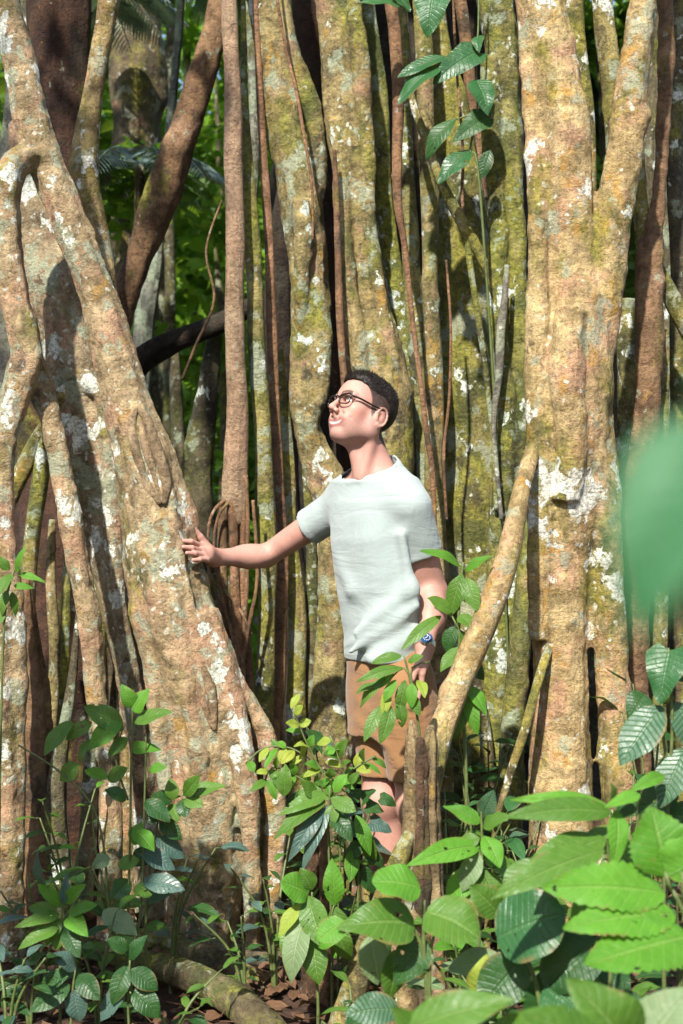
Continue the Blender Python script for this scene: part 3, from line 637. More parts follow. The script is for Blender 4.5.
px_plant('round_leaf_plant', 'sprawling plant with smooth oval leaves across the foot of the rotten stump', 3.05,
    [([(424,900),(424,950),(430,1000),(432,1060)], 2.6), ([(440,915),(430,960)],2), ([(412,925),(424,960)],2)],
    [(414,924,337,928,48,'ovate','mid',0,-.06), (426,912,478,938,52,'round','mid',0,-.04), (420,888,372,882,38,'round','bright',-.02,-.05), (426,940,394,986,36,'ovate','dark',.02,.0), (482,994,487,954,30,'ovate','lime',-.02,-.03), (505,962,448,968,30,'ellip','pale',.05,.04),
     (400,1010,345,1014,32,'ellip','veined',0,-.03), (370,935,378,985,30,'ellip','pale',.06,.05), (395,950,388,1000,26,'ellip','mid',.05,.04), (500,915,470,885,30,'ellip','mid',.1,.08), (345,922,318,940,24,'round','bright',-.03,-.05)])
px_plant('lance_leaf_plant', 'upright plant with lance leaves right of the stump', 3.25,
    [([(481,800),(482,850),(482,900),(478,970)], 1.6)],
    [(481,822,443,806,18,'lance','bright'), (479,846,406,866,25,'lance','bright',0,-.1), (482,818,494,790,17,'ellip','veined'), (483,826,512,816,18,'lance','mid'), (480,838,456,848,16,'ellip','mid'), (484,836,500,868,20,'ellip','bright'), (479,852,462,892,20,'ellip','pale'), (485,858,520,878,22,'lance','mid'), (482,870,498,905,22,'ellip','mid'), (478,866,446,905,24,'ellip','bright'), (481,880,470,925,22,'ellip','mid')], droop=.1)
px_plant('lance_leaf_plant', 'plant with long lance leaves across the foot of the biggest trunk', 2.8,
    [([(616,800),(615,850),(612,920),(610,1000)], 2), ([(606,838),(612,880)],1.6)],
    [(612,812,500,818,27,'lance','mid',0,-.05), (608,806,508,800,18,'lance','bright',.04,.0), (617,810,612,870,23,'lance','bright',-.02,-.06), (606,838,523,872,34,'ellip','mid',0,-.08), (640,794,604,808,15,'lance','bright',-.02,-.06), (612,806,610,782,14,'ellip','mid'), (616,808,638,815,18,'ellip','dark'), (604,850,488,900,34,'lance','mid',-.05,-.15), (610,870,570,925,30,'lance','bright',.05,.0), (590,830,640,868,34,'ovate','mid',.1,.05), (540,860,505,905,34,'ellip','mid',.1,.08), (560,890,510,880,30,'lance','pale',.12,.1)], droop=.09)
px_plant('veined_leaf_plant', 'plant with big dark glossy striped leaves at the right edge', 3.3,
    [([(668,648),(672,720),(668,800),(664,880)], 2), ([(660,712),(668,770)],1.6), ([(684,748),(672,800)],1.6)],
    [(670,650,660,704,44,'heart','gloss',0,-.03), (662,706,620,766,36,'ellip','veined',0,-.05), (686,748,660,808,32,'ellip','veined',0,-.03), (676,702,696,756,30,'ellip','veined',.02,.0), (664,775,629,792,15,'lance','bright',-.05,-.1), (645,694,628,720,26,'ovate','dark',.05,.03), (672,664,700,690,40,'heart','gloss',.03,.0), (676,775,640,835,34,'ellip','dark',.08,.06), (690,800,672,856,34,'ellip','gloss',.06,.03)])
px_plant('tall_leafy_plant', 'tall plant with elliptic leaves rising beside the man\'s hanging arm', 4.2,
    [([(463,562),(459,600),(459,640),(462,700),(466,780)], 1.8), ([(452,616),(459,630)],1.2), ([(462,570),(480,562)],1)],
    [(461,567,419,551,12,'ellip','bright',0,-.06), (465,571,492,556,11,'ellip','bright'), (462,574,450,617,18,'ellip','mid'), (466,578,478,612,16,'ellip','mid'), (452,612,427,598,16,'ellip','mid',0,-.04), (441,616,401,650,12,'ellip','mid',0,-.06), (458,616,473,628,15,'ellip','mid'), (456,626,446,652,15,'ellip','dark'), (461,630,467,668,14,'ellip','mid'), (462,646,440,672,15,'ellip','mid'), (463,655,484,680,15,'ellip','dark'), (464,672,446,702,15,'ellip','mid'), (465,684,486,716,16,'ellip','bright'), (465,700,452,740,16,'ellip','mid'),(468,690,478,735,14,'ellip','bright')])
px_plant('drooping_shrub', 'shrub with drooping yellow tinged leaves hanging before the man\'s shorts', 3.98,
    [([(404,656),(412,690),(420,740),(424,820),(424,900)], 1.4), ([(386,684),(404,668),(414,690)],1), ([(430,662),(412,668),(414,700)],1)],
    [(402,656,371,664,11,'ellip','mid'), (403,668,356,682,10,'ellip','mid'), (386,678,360,708,11,'ellip','mid'), (396,680,384,702,10,'ellip','bright'), (405,680,399,714,12,'ellip','mid'), (412,683,412,708,11,'ellip','bright'), (418,680,425,698,10,'ellip','lime'), (388,690,383,718,10,'ellip','lime'), (381,706,364,742,12,'ellip','mid'), (391,706,380,744,14,'ellip','mid'), (398,700,402,728,12,'ellip','mid'), (376,684,356,694,9,'ellip','mid'), (408,662,424,656,9,'ellip','mid'), (410,694,420,716,11,'ellip','mid'), (394,672,374,690,10,'ellip','bright')])
px_plant('climbing_vine', 'climbing vine with large dark glossy leaves hanging at the top centre', 4.82,
    [([(479,-40),(478,30),(475,60),(477,110),(470,155),(480,190)], 1.2), ([(398,-30),(420,-10),(478,-30)],1.2), ([(447,58),(476,52)],1), ([(455,120),(477,112)],1)],
    [(400,4,358,4,22,'ovate','gloss'), (436,-14,428,38,42,'heart','gloss',0,-.03), (447,56,397,78,16,'ellip','gloss'), (444,64,398,105,23,'ellip','gloss',0,-.04), (477,52,433,84,32,'heart','gloss',0,-.03), (476,80,488,116,25,'ovate','gloss'), (456,119,426,160,18,'ellip','dark'), (486,117,453,142,26,'heart','dark',0,-.03), (472,151,438,184,20,'ellip','gloss',0,-.04), (478,36,479,53,12,'ovate','gloss'), (490,150,480,180,14,'ellip','dark'), (396,-6,410,12,20,'heart','gloss')], base=Vector((.62, 5.0, 0)), group='vines on the trunks')
px_plant('leafy_shrub', 'upright shrub with fresh broad leaves at lower left', 3.9,
    [([(133,690),(131,760),(130,830),(128,910)], 1.3), ([(146,735),(144,820),(141,905)],1.2), ([(123,728),(116,760),(128,800)],1), ([(18,745),(60,772),(92,806),(104,850),(108,900)],1.2), ([(92,806),(96,850)],1)],
    [(124,730,84,706,22,'ellip','mid'), (122,722,88,750,20,'ellip','bright'), (72,721,44,756,17,'ellip','mid'), (92,722,66,740,14,'ellip','mid'), (134,712,150,688,19,'ovate','bright'), (134,706,121,684,16,'ovate','bright'), (134,722,172,712,17,'ellip','mid'), (130,748,162,750,15,'ovate','bright'), (149,770,167,767,10,'ellip','bright'), (108,778,84,770,12,'ellip','bright'), (108,780,128,768,15,'ellip','mid'), (79,764,60,781,17,'ellip','mid'),
     (133,830,154,852,18,'ellip','bright'), (134,845,142,822,17,'ellip','bright'), (110,858,92,868,16,'ovate','pale'), (103,911,137,936,22,'ellip','pale',-.05,-.1), (136,885,152,895,20,'round','mid'), (118,866,140,860,15,'ellip','mid'), (128,738,108,756,15,'ellip','mid'), (90,740,80,765,12,'ellip','mid'), (144,800,170,822,18,'ellip','dark'), (140,850,175,870,18,'ellip','blue'), (142,880,185,890,20,'ellip','blue'), (126,800,104,790,15,'ellip','dark'), (130,880,110,900,18,'ellip','dark')])
px_plant('pinnate_sapling', 'sapling with a dark feathered leaf in front of the leaning trunk', 3.95,
    [([(198,790),(180,796),(164,806),(152,850),(146,920)], 1.3)],
    [(184,796,201,775,14,'ellip','mid'), (188,794,226,786,15,'ellip','mid'), (184,799,204,806,14,'ellip','mid'), (182,799,186,818,14,'ellip','dark'), (174,800,170,778,13,'ellip','mid'), (172,801,150,796,15,'ellip','dark'), (170,804,178,822,13,'ellip','mid'), (163,808,148,824,15,'ellip','dark'), (160,820,182,840,16,'ellip','dark'), (155,838,184,858,18,'ellip','blue'), (152,850,132,866,18,'ellip','dark')])
px_plant('rosette_plant', 'bright rosette of shiny narrow leaves at the lower left corner', 3.65,
    [([(62,900),(62,930),(60,970),(60,1010)], 1.6)],
    [(61,906,37,884,13,'ellip','bright',0,-.03), (63,904,67,872,10,'lance','blue'), (66,903,86,884,13,'ellip','bright',0,-.03), (60,914,14,928,15,'lance','mid',0,-.06), (68,914,98,905,14,'ellip','bright',0,-.05), (68,917,88,937,19,'ovate','bright',-.02,-.06), (60,918,46,946,16,'lance','mid'), (62,926,56,950,15,'ellip','mid'), (58,928,18,950,17,'lance','mid',-.02,-.05), (64,930,80,958,16,'ellip','dark'), (46,888,38,848,13,'lance','blue'), (58,912,28,908,13,'ellip','mid')], fold=.35)
px_plant('dark_low_plant', 'low dark plant with shaded drooping leaves along the bottom left', 3.6,
    [([(75,970),(72,1000),(70,1050)], 1.6), ([(130,960),(128,1000),(126,1050)],1.4)],
    [(70,972,40,992,18,'ellip','dark'), (76,968,50,955,18,'ellip','blue'), (78,975,100,1000,20,'ellip','dark'), (70,985,30,1012,20,'ellip','dark'), (74,990,80,1022,20,'ellip','blue'), (128,960,148,935,14,'ellip','dark'), (128,965,112,1005,18,'ellip','dark'), (130,970,158,990,20,'ellip','dark'), (126,985,100,1022,22,'ellip','blue'), (132,990,160,1018,22,'ellip','dark'), (128,950,106,940,16,'ellip','dark'),(20,985,2,1008,16,'ellip','dark')])
px_plant('slender_plant', 'slim plant with narrow bright leaves on the left edge stem', 3.95,
    [([(14,570),(8,590),(3,640),(0,760),(-2,900)], 1.4)],
    [(17,573,27,545,8,'lance','bright'), (18,574,46,583,8,'lance','bright'), (14,586,35,588,9,'lance','bright'), (12,574,0,596,13,'ellip','mid'), (8,590,2,616,11,'ellip','mid'), (12,592,16,618,9,'lance','mid'), (10,570,-6,556,10,'ellip','mid'), (6,612,-8,632,10,'ellip','mid')], base=P(-4, 930, 4.1))
# lime feathery vine: leaflets in pairs along arching stems
def feathery():
    Y = 3.98; stems = [[(338,800),(322,772),(306,742),(298,722),(290,706)], [(345,792),(316,764),(290,748),(264,748),(246,764)], [(350,790),(340,762),(330,736)], [(330,795),(352,770),(376,756)], [(336,800),(300,778),(272,768),(262,792)]]
    r = random.Random(5); lv = []
    for s in stems:
        for i in range(len(s)-1):
            for k in range(3):
                t = (k+.5)/3; x = s[i][0]+(s[i+1][0]-s[i][0])*t; y = s[i][1]+(s[i+1][1]-s[i][1])*t
                dx, dy = s[i+1][0]-s[i][0], s[i+1][1]-s[i][1]; L = math.hypot(dx, dy); dx /= L; dy /= L
                for sg in (-1, 1):
                    q = r.uniform(9, 16); a = r.uniform(.2, 1.1)
                    if r.random() < .28: continue
                    lv.append((x, y, x+(dx*a-dy*sg)*q, y+(dy*a+dx*sg)*q+r.uniform(0, 6), r.uniform(6, 9.5), 'ellip', r.choice(['lime', 'bright', 'lime', 'mid'] if y < 775 else ['mid', 'bright', 'mid'])))
    px_plant('feathery_vine', 'feathery vine with small lime yellow leaflets left of the man\'s knee', Y, [(s, .9) if i else (s+[(340,860), (338,940)] if False else list(reversed([(338,900),(340,850)]+s)) , .9) for i, s in enumerate(stems)], lv, cat='vine', base=P(338, 930, Y))
feathery()
px_plant('pinnate_sapling', 'sapling with long grey green drooping leaflets below the lime vine', 3.93,
    [([(330,788),(328,830),(330,880),(332,950)], 1.4)],
    [(322,790,295,800,15,'ellip','mid'), (326,794,278,816,18,'lance','mid',0,-.05), (325,800,272,842,20,'lance','mid',0,-.07), (322,806,288,862,18,'lance','blue',0,-.06), (328,806,302,872,16,'lance','blue',0,-.05), (334,792,348,774,13,'ellip','bright'), (284,796,286,764,15,'ellip','mid',-.02,-.02), (334,804,330,828,13,'ellip','mid'), (332,798,356,812,16,'ellip','mid'), (330,812,352,842,16,'ellip','dark'), (318,800,300,780,14,'ellip','mid')], droop=.1)
px_plant('drooping_plant', 'plant with long hanging ribbed leaves on the leaf litter at bottom centre', 3.82,
    [([(312,892),(312,930),(316,970),(318,1000)], 1.5), ([(334,904),(326,940),(318,975)],1.2)],
    [(308,894,281,882,28,'round','bright',0,-.04), (302,903,279,938,14,'ellip','lime',0,-.04), (305,914,291,984,25,'ellip','pale',0,-.06), (308,896,324,948,26,'ellip','mid',0,-.06), (314,936,319,985,24,'ellip','mid',0,-.05), (335,906,332,858,19,'ellip','bright',0,.0), (334,906,346,938,20,'ellip','mid'), (318,946,346,934,16,'ellip','bright',-.05,-.08), (312,890,300,868,18,'ellip','mid'), (330,920,350,960,20,'ellip','mid'), (300,925,283,960,18,'ellip','mid',.03,.0)], droop=.16)
px_plant('ivy_plant', 'dark ivy like plant in front of the man\'s shin', 4.02,
    [([(362,800),(360,840),(358,900),(358,950)], 1.3)],
    [(360,798,345,790,16,'heart','dark'), (362,800,376,790,16,'heart','dark'), (358,808,344,818,17,'heart','blue'), (366,806,384,812,17,'heart','dark'), (356,815,370,856,14,'ellip','bright',-.03,-.05), (372,866,366,826,13,'ellip','mid'), (362,825,345,838,17,'heart','blue'), (370,822,392,832,18,'heart','blue'), (360,845,346,866,17,'heart','dark'), (366,850,384,868,17,'heart','dark'), (352,850,350,882,14,'ellip','bright'), (360,870,378,896,18,'heart','dark'), (356,785,344,772,13,'heart','dark'), (380,798,396,806,14,'heart','dark')])
# a twig right in front of the lens at the right edge
px_plant('overhanging_twig', 'out of focus green leaf on a twig close to the camera at the right edge', .40,
    [([(700,330),(740,470),(800,800)], 5)],
    [(716,420,634,640,120,'ovate','near',0,-.01), (735,500,690,640,90,'ovate','near',.02,.02), (706,360,760,430,70,'ovate','near',0,.0)], base=Vector((.3, .40, 0)), cat='twig', droop=.08, group='twigs near the camera')

# ---- filler plants standing in the shade between the trunks and low at the right
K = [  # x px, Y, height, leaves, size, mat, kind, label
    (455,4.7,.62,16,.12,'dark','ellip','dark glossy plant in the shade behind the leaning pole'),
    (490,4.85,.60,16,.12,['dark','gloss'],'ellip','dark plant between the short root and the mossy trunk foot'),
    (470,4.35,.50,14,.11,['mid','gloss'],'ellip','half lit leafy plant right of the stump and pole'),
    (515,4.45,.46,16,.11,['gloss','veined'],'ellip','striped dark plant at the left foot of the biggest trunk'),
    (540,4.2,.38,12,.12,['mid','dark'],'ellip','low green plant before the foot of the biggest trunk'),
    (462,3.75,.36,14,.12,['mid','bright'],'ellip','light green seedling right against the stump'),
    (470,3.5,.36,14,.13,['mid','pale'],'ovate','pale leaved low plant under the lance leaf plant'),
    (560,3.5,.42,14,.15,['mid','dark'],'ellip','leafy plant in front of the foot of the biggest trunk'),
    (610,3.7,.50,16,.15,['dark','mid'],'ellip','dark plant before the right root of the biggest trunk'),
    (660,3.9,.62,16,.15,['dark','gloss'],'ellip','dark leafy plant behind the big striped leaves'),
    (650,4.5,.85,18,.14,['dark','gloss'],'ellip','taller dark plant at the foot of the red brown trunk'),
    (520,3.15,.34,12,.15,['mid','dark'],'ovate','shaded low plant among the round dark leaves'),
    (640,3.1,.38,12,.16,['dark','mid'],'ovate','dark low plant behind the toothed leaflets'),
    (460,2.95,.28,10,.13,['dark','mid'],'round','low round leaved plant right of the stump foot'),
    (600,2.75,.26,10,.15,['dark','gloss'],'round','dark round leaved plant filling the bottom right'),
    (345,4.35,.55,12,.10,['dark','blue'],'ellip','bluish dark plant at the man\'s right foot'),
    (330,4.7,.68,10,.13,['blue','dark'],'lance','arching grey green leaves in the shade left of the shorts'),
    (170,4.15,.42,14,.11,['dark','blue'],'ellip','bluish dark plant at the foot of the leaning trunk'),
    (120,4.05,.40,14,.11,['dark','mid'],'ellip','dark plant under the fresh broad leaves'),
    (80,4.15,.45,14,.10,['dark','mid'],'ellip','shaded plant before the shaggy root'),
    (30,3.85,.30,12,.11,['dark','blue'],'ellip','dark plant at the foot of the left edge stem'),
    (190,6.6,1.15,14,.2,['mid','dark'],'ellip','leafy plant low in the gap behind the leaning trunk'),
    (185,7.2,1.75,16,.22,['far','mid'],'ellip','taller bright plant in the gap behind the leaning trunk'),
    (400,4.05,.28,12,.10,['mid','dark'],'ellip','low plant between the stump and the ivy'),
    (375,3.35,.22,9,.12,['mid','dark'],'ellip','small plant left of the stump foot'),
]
K += [(8,3.55,.30,20,.075,['dark','blue'],'ellip','fine leaved dark plant in the bottom left corner'),
    (40,3.95,.42,24,.075,['dark','mid'],'lance','narrow leaved dark plant behind the bright rosette'),
    (68,4.3,.55,24,.07,['dark','mid','bright'],'ellip','small leaved shrub before the thin pole root'),
    (98,3.75,.34,24,.075,['dark','mid'],'ellip','small dark shrub under the pale grey green leaf'),
    (175,3.7,.2,16,.06,['dark','mid'],'ellip','tiny seedling in front of the thick ground root'),
    (245,4.05,.30,20,.06,['mid','dark'],'lance','small fern like seedling at the base roots of the leaning trunk'),
    (275,4.15,.42,24,.07,['mid','dark','blue'],'ellip','fine leaved shrub left of the small tan stump'),
    (300,4.3,.55,26,.07,['mid','dark'],'ellip','small leaved shrub behind the small tan stump'),
    (345,4.12,.46,26,.07,['mid','bright','dark'],'ellip','fine leaved shrub round the small tan stump'),
    (385,4.12,.42,24,.07,['dark','mid'],'ellip','fine dark shrub hiding the man\'s ankles'),
    (355,3.55,.22,16,.08,['mid','dark'],'ellip','low seedling on the litter below the hanging ribbed leaves'),
    (448,4.25,.55,26,.075,['dark','gloss','mid'],'ellip','dense dark shrub filling the gap right of the stump'),
    (475,4.6,.72,28,.08,['dark','gloss'],'lance','dense narrow leaved plant behind the pole foot'),
    (500,4.25,.50,26,.075,['dark','mid','bright'],'ellip','dense small leaved shrub before the tapering root'),
    (530,3.85,.42,26,.08,['dark','mid'],'ellip','small leaved shrub before the biggest trunk'),
    (575,4.05,.48,24,.08,['mid','dark'],'lance','narrow leaved shrub at the crotch of the biggest trunk\'s roots'),
    (625,4.2,.62,26,.08,['dark','mid'],'ellip','dense dark shrub right of the biggest trunk'),
    (470,3.2,.30,18,.085,['mid','bright','dark'],'ellip','mixed green seedlings under the lance leaf plant'),
    (560,3.1,.34,18,.09,['mid','dark'],'ellip','mixed green seedlings behind the round dark leaves'),
    (680,3.45,.6,20,.1,['dark','gloss','mid'],'ellip','dense plant at the right edge under the striped leaves'),
    (600,2.95,.34,22,.065,['mid','bright','dark'],'serr','small toothed plant among the big leaflets'),
    (540,2.95,.26,20,.06,['bright','mid'],'serr','low toothed seedling by the round dark leaves'),
    (650,3.0,.42,22,.07,['mid','dark','bright'],'ellip','small leaved plant rising behind the toothed leaflets'),
    (500,3.4,.36,24,.06,['mid','bright','dark'],'ellip','fine leaved plant right of the lance leaf plant'),
    (580,3.35,.40,24,.065,['mid','bright'],'ellip','fine leaved plant before the roots of the biggest trunk'),
    (520,2.7,.22,12,.09,['dark','mid'],'ellip','dark seedlings at the bottom edge between the broad leaves')]
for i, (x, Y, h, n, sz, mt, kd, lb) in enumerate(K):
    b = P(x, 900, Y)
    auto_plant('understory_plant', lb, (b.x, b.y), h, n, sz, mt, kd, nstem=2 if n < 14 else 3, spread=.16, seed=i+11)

# ------------------------------------------------------------------ foliage masses (crowns, bushes)
def foliage(name, blobs, n, size, mat, parent, seed, flat=.5, ratio=.45):
    """many folded leaf blades through the volume of ellipsoid clumps"""
    r = np.random.default_rng(seed); vol = np.array([b[3]*b[4]*b[5] for b in blobs])**.8; vol = vol/vol.sum()
    k = r.choice(len(blobs), n, p=vol); B = np.array(blobs)[k]
    d = r.normal(size=(n, 3)); d /= np.linalg.norm(d, axis=1)[:, None]; d *= (r.random(n)**.45)[:, None]
    c = B[:, :3]+d*B[:, 3:6]
    ax = r.normal(size=(n, 3)); ax[:, 2] = ax[:, 2]*flat-.25; ax /= np.linalg.norm(ax, axis=1)[:, None]
    nn = r.normal(size=(n, 3))*.55; nn[:, 2] += 1; nn -= ax*(nn*ax).sum(1)[:, None]; nn /= np.linalg.norm(nn, axis=1)[:, None]
    w = np.cross(ax, nn); L = size*r.uniform(.55, 1.25, n)[:, None]; W = L*ratio*.5
    pts = []
    prof = [(0, 0), (.3, .9), (.6, 1.), (1, 0)]
    a0 = c-ax*L*.5
    V = np.stack([a0, a0+ax*L*.3+w*W*.9+nn*W*.25, a0+ax*L*.33, a0+ax*L*.3-w*W*.9+nn*W*.25,
                  a0+ax*L*.65+w*W*.85+nn*W*.2, a0+ax*L*.67-nn*L*.02, a0+ax*L*.65-w*W*.85+nn*W*.2, a0+ax*L-nn*L*.12], 1).reshape(-1, 3)
    q = np.array([[0,1,2,2],[0,2,3,3],[1,4,5,2],[2,5,6,3],[4,7,5,5],[5,7,6,6]])
    fc = []
    base = np.arange(n)*8
    tri = np.array([[0,1,2],[0,2,3],[4,7,5],[5,7,6]]); quad = np.array([[1,4,5,2],[2,5,6,3]])
    T = (base[:, None, None]+tri[None]).reshape(-1, 3).tolist(); Q = (base[:, None, None]+quad[None]).reshape(-1, 4).tolist()
    uv1 = np.array([[.5,0],[1,.3],[.5,.33],[0,.3],[1,.65],[.5,.67],[0,.65],[.5,1]])
    return mesh_obj(name, V, T+Q, mat, parent, np.tile(uv1, (n, 1)))

def forest_tree(x, Y, h, rad, n, size, label, mat, seed, low=.4, trunk=.09):
    b = P(x, 900, Y); r = random.Random(seed)
    e = empty('forest_tree', (b.x, b.y, ground_z(b.x, b.y)), label, 'tree', 'forest trees beyond the fig')
    v, f, u = tube_geo([(Vector((b.x, b.y, h*.9)), trunk*.1), (Vector((b.x+.1, b.y, h*.5)), trunk*.8), (Vector((b.x, b.y, -.1)), trunk)], .1, 14, .1, .1, seed)
    mesh_obj('trunk', v, f, M['bark_dim'], e, u)
    bl = []
    for i in range(16):
        a = r.uniform(0, 6.28); q = rad*math.sqrt(r.random()); z = low+(h-low)*r.random(); s = rad*r.uniform(.22, .5)
        bl.append((b.x+math.cos(a)*q, b.y+math.sin(a)*q, z, s, s, s*.8))
    foliage('crown', bl, n, size, G[mat], e, seed)
FT = [(150,10.5,5.6,1.3,3600,.20,'bright green tree filling the gap between leaning fork and pink root','far',.6),
      (215,9.0,3.4,.8,1600,.18,'small leafy tree beyond the straight pink root','far',.4),
      (95,13,6.5,2.0,3200,.26,'deep green tree far behind the red brown trunk','far',1.),
      (180,13,7.6,1.4,1500,.22,'tall leafy tree closing the top of the forest gap','far',1.),
      (215,14,6.4,2.0,3400,.26,'green tree far off where the sky shows through','far',1.2),
      (-60,11,6.0,1.8,2200,.24,'dark green tree beyond the left edge','canopy',.3),
      (597,8.2,4.6,.9,2800,.16,'leafy tree seen through the V of the biggest trunk','far',.5),
      (690,9.5,5.6,1.5,3800,.22,'dark tree beyond the right edge','canopy',.3),
      (440,12,6.5,2.4,2600,.28,'tall tree hidden behind the centre stems','canopy',.5)]
for i, a in enumerate(FT): forest_tree(a[0], a[1], a[2], a[3], a[4], a[5], a[6], a[7], 30+i, a[8])

def far_wood():
    r = random.Random(77); bl = []
    for i in range(90):
        bl.append((r.uniform(-9, 9), r.uniform(16.5, 20), r.uniform(.2, 8.6), r.uniform(.8, 1.5), .8, r.uniform(.6, 1.1)))
    o = foliage('far_woods', bl, 15000, .42, G['far'], None, 77); tag(o, 'blurred green wood far behind the trunks', 'woods', kind='stuff')
far_wood()

def sky_block():  # unseen leaf wall, added to cut sky fill and deepen the recesses
    r = random.Random(78); bl = []
    for i in range(120):
        a = r.uniform(-.62, .62)*PI-PI/2; q = r.uniform(7, 9.5)
        bl.append((math.cos(a)*q, math.sin(a)*q+1.5, r.uniform(.3, 4.6), r.uniform(.7, 1.3), r.uniform(.7, 1.3), r.uniform(.6, 1.)))
    o = foliage('sky_block_woods', bl, 9000, .55, G['canopy'], None, 78); tag(o, 'unseen green wood added round the camera side to block low sky light', 'woods', kind='stuff')
sky_block()

def palm(x, y, Y, n, L, label, seed):
    r = random.Random(seed); c = P(x, y, Y)
    e = empty('palm', (c.x, c.y, ground_z(c.x, c.y)), label, 'palm', 'palms in the forest gap')
    v, f, u = thin_tube([c, Vector((c.x, c.y, c.z*.5)), Vector((c.x, c.y, -.05))], .03, .05, 10, .1)
    mesh_obj('trunk', v, f, M['bark_dim'], e, u)
    for k in range(n):
        a = 2*PI*k/n+r.uniform(-.3, .3); d = Vector((math.cos(a), math.sin(a), 0)); parts = []
        pth = [c+d*(L*t)+Vector((0, 0, L*(.55*t-.85*t*t))) for t in (0, .2, .4, .6, .8, 1.)]
        parts.append(thin_tube(list(reversed(pth)), .003, .008, 5))
        for s in range(26):
            t = .12+.86*s/26; i = min(4, int(t*5)); p = pth[i].lerp(pth[i+1], t*5-i); T = (pth[i+1]-pth[i]).normalized()
            W = T.cross(Vector((0, 0, 1))).normalized()
            for sg in (-1, 1):
                ll = L*.42*math.sin(PI*min(1, t*.85+.12)); q = p+(W*sg*.8+T*.6).normalized()*ll+Vector((0, 0, -ll*.35))
                parts.append(leaf_geo(p, q, ll*.11, 'lance', nrm=Vector((0, 0, 1)), droop=.05, fold=.3, nu=2, nv=4, rng=r))
        v, f, u = join(parts); mesh_obj('frond', v, f, G['palm'], e, u)
palm(140, 165, 8.0, 9, .55, 'small palm with shiny blue grey fronds in the forest gap', 3)
palm(170, -30, 10.0, 10, .95, 'palm with drooping fronds at the top of the gap', 4)
palm(85, -10, 8.2, 9, .6, 'palm with pale fronds behind the stem top at left', 6)
# fig crowns, unseen overhead, added to block sky light and darken the interior
def crown(parent, cx, cy, cz, rx, ry, rz, n, seed):
    r = random.Random(seed); bl = []
    for i in range(26):
        bl.append((cx+r.uniform(-rx, rx), cy+r.uniform(-ry, ry), cz+r.uniform(-rz, rz), r.uniform(.35, .7), r.uniform(.35, .7), r.uniform(.2, .4)))
    foliage('crown', bl, n, .17, G['canopy'], parent, seed)
crown(tree_l, -1.5, 5.6, 4.9, .9, .8, .4, 1300, 51)
crown(t4, .3, 6.6, 5.0, 1.1, 1.6, .5, 4000, 52)
crown(t8, 1.5, 6.4, 5.0, 1.2, 1.6, .5, 3600, 53)

def shade_tree():  # unseen tree, added for shade at lower left
    b = Vector((-2.3, 2.3, ground_z(-2.3, 2.3)))
    e = empty('forest_tree', b, 'unseen leafy tree added at left front to shade the lower left', 'tree', 'forest trees beyond the fig')
    v, f, u = tube_geo([(Vector((-1.7, 2.7, 5.2)), .03), (Vector((-2.2, 2.4, 3.)), .06), (Vector((-2.3, 2.3, -.1)), .09)], .06, 14, .1, .1, 4)
    mesh_obj('trunk', v, f, M['bark_moss'], e, u)
    r = random.Random(4); bl = [(r.uniform(-1.7, -.98), 2.7+r.uniform(-.35, .35), 1.80+r.uniform(-.20, .08), .16, .16, .12) for i in range(16)]
    bl = [q for q in bl if q[0]+.26 < -.24*q[1]-.04]
    foliage('crown', bl, 800, .11, G['canopy'], e, 4)
    bl = [(r.uniform(-2.5, -1.25), r.uniform(2.2, 4.0), r.uniform(4.9, 5.7), .3, .3, .2) for i in range(16)]  # sparse upper clumps added to dapple the sunlight on the trunks
    foliage('crown', bl, 360, .14, G['canopy'], e, 5)
shade_tree()

# ------------------------------------------------------------------ litter
def litter():
    r = random.Random(9); parts = []
    for i in range(3600):
        x = r.uniform(-1.7, 1.7); y = r.uniform(2.2, 6.); z = ground_z(x, y)+r.uniform(.004, .03)
        a = r.uniform(0, 6.28); L = r.choice((r.uniform(.02, .05), r.uniform(.04, .13))); d = Vector((math.cos(a), math.sin(a), r.uniform(-.2, .35)))
        b = Vector((x, y, z))
        if i % 9 == 0:
            parts.append(thin_tube([b, b+d*L*1.6+Vector((.01, .01, 0)), b+d*L*3.], .0012, .003, 5)); continue
        parts.append(leaf_geo(b, b+d*L, L*r.uniform(.35, .55), 'ellip', nrm=Vector((r.uniform(-.6, .6), r.uniform(-.6, .6), 1)), droop=r.uniform(-.1, .25), fold=r.uniform(0, .8), wave=.12, nu=2, nv=4, rng=r))
    v, f, u = join(parts); tag(mesh_obj('leaf_litter', v, f, G['dead'], None, u), 'brown fallen leaves littering the forest floor', 'leaf litter', kind='stuff')
litter()
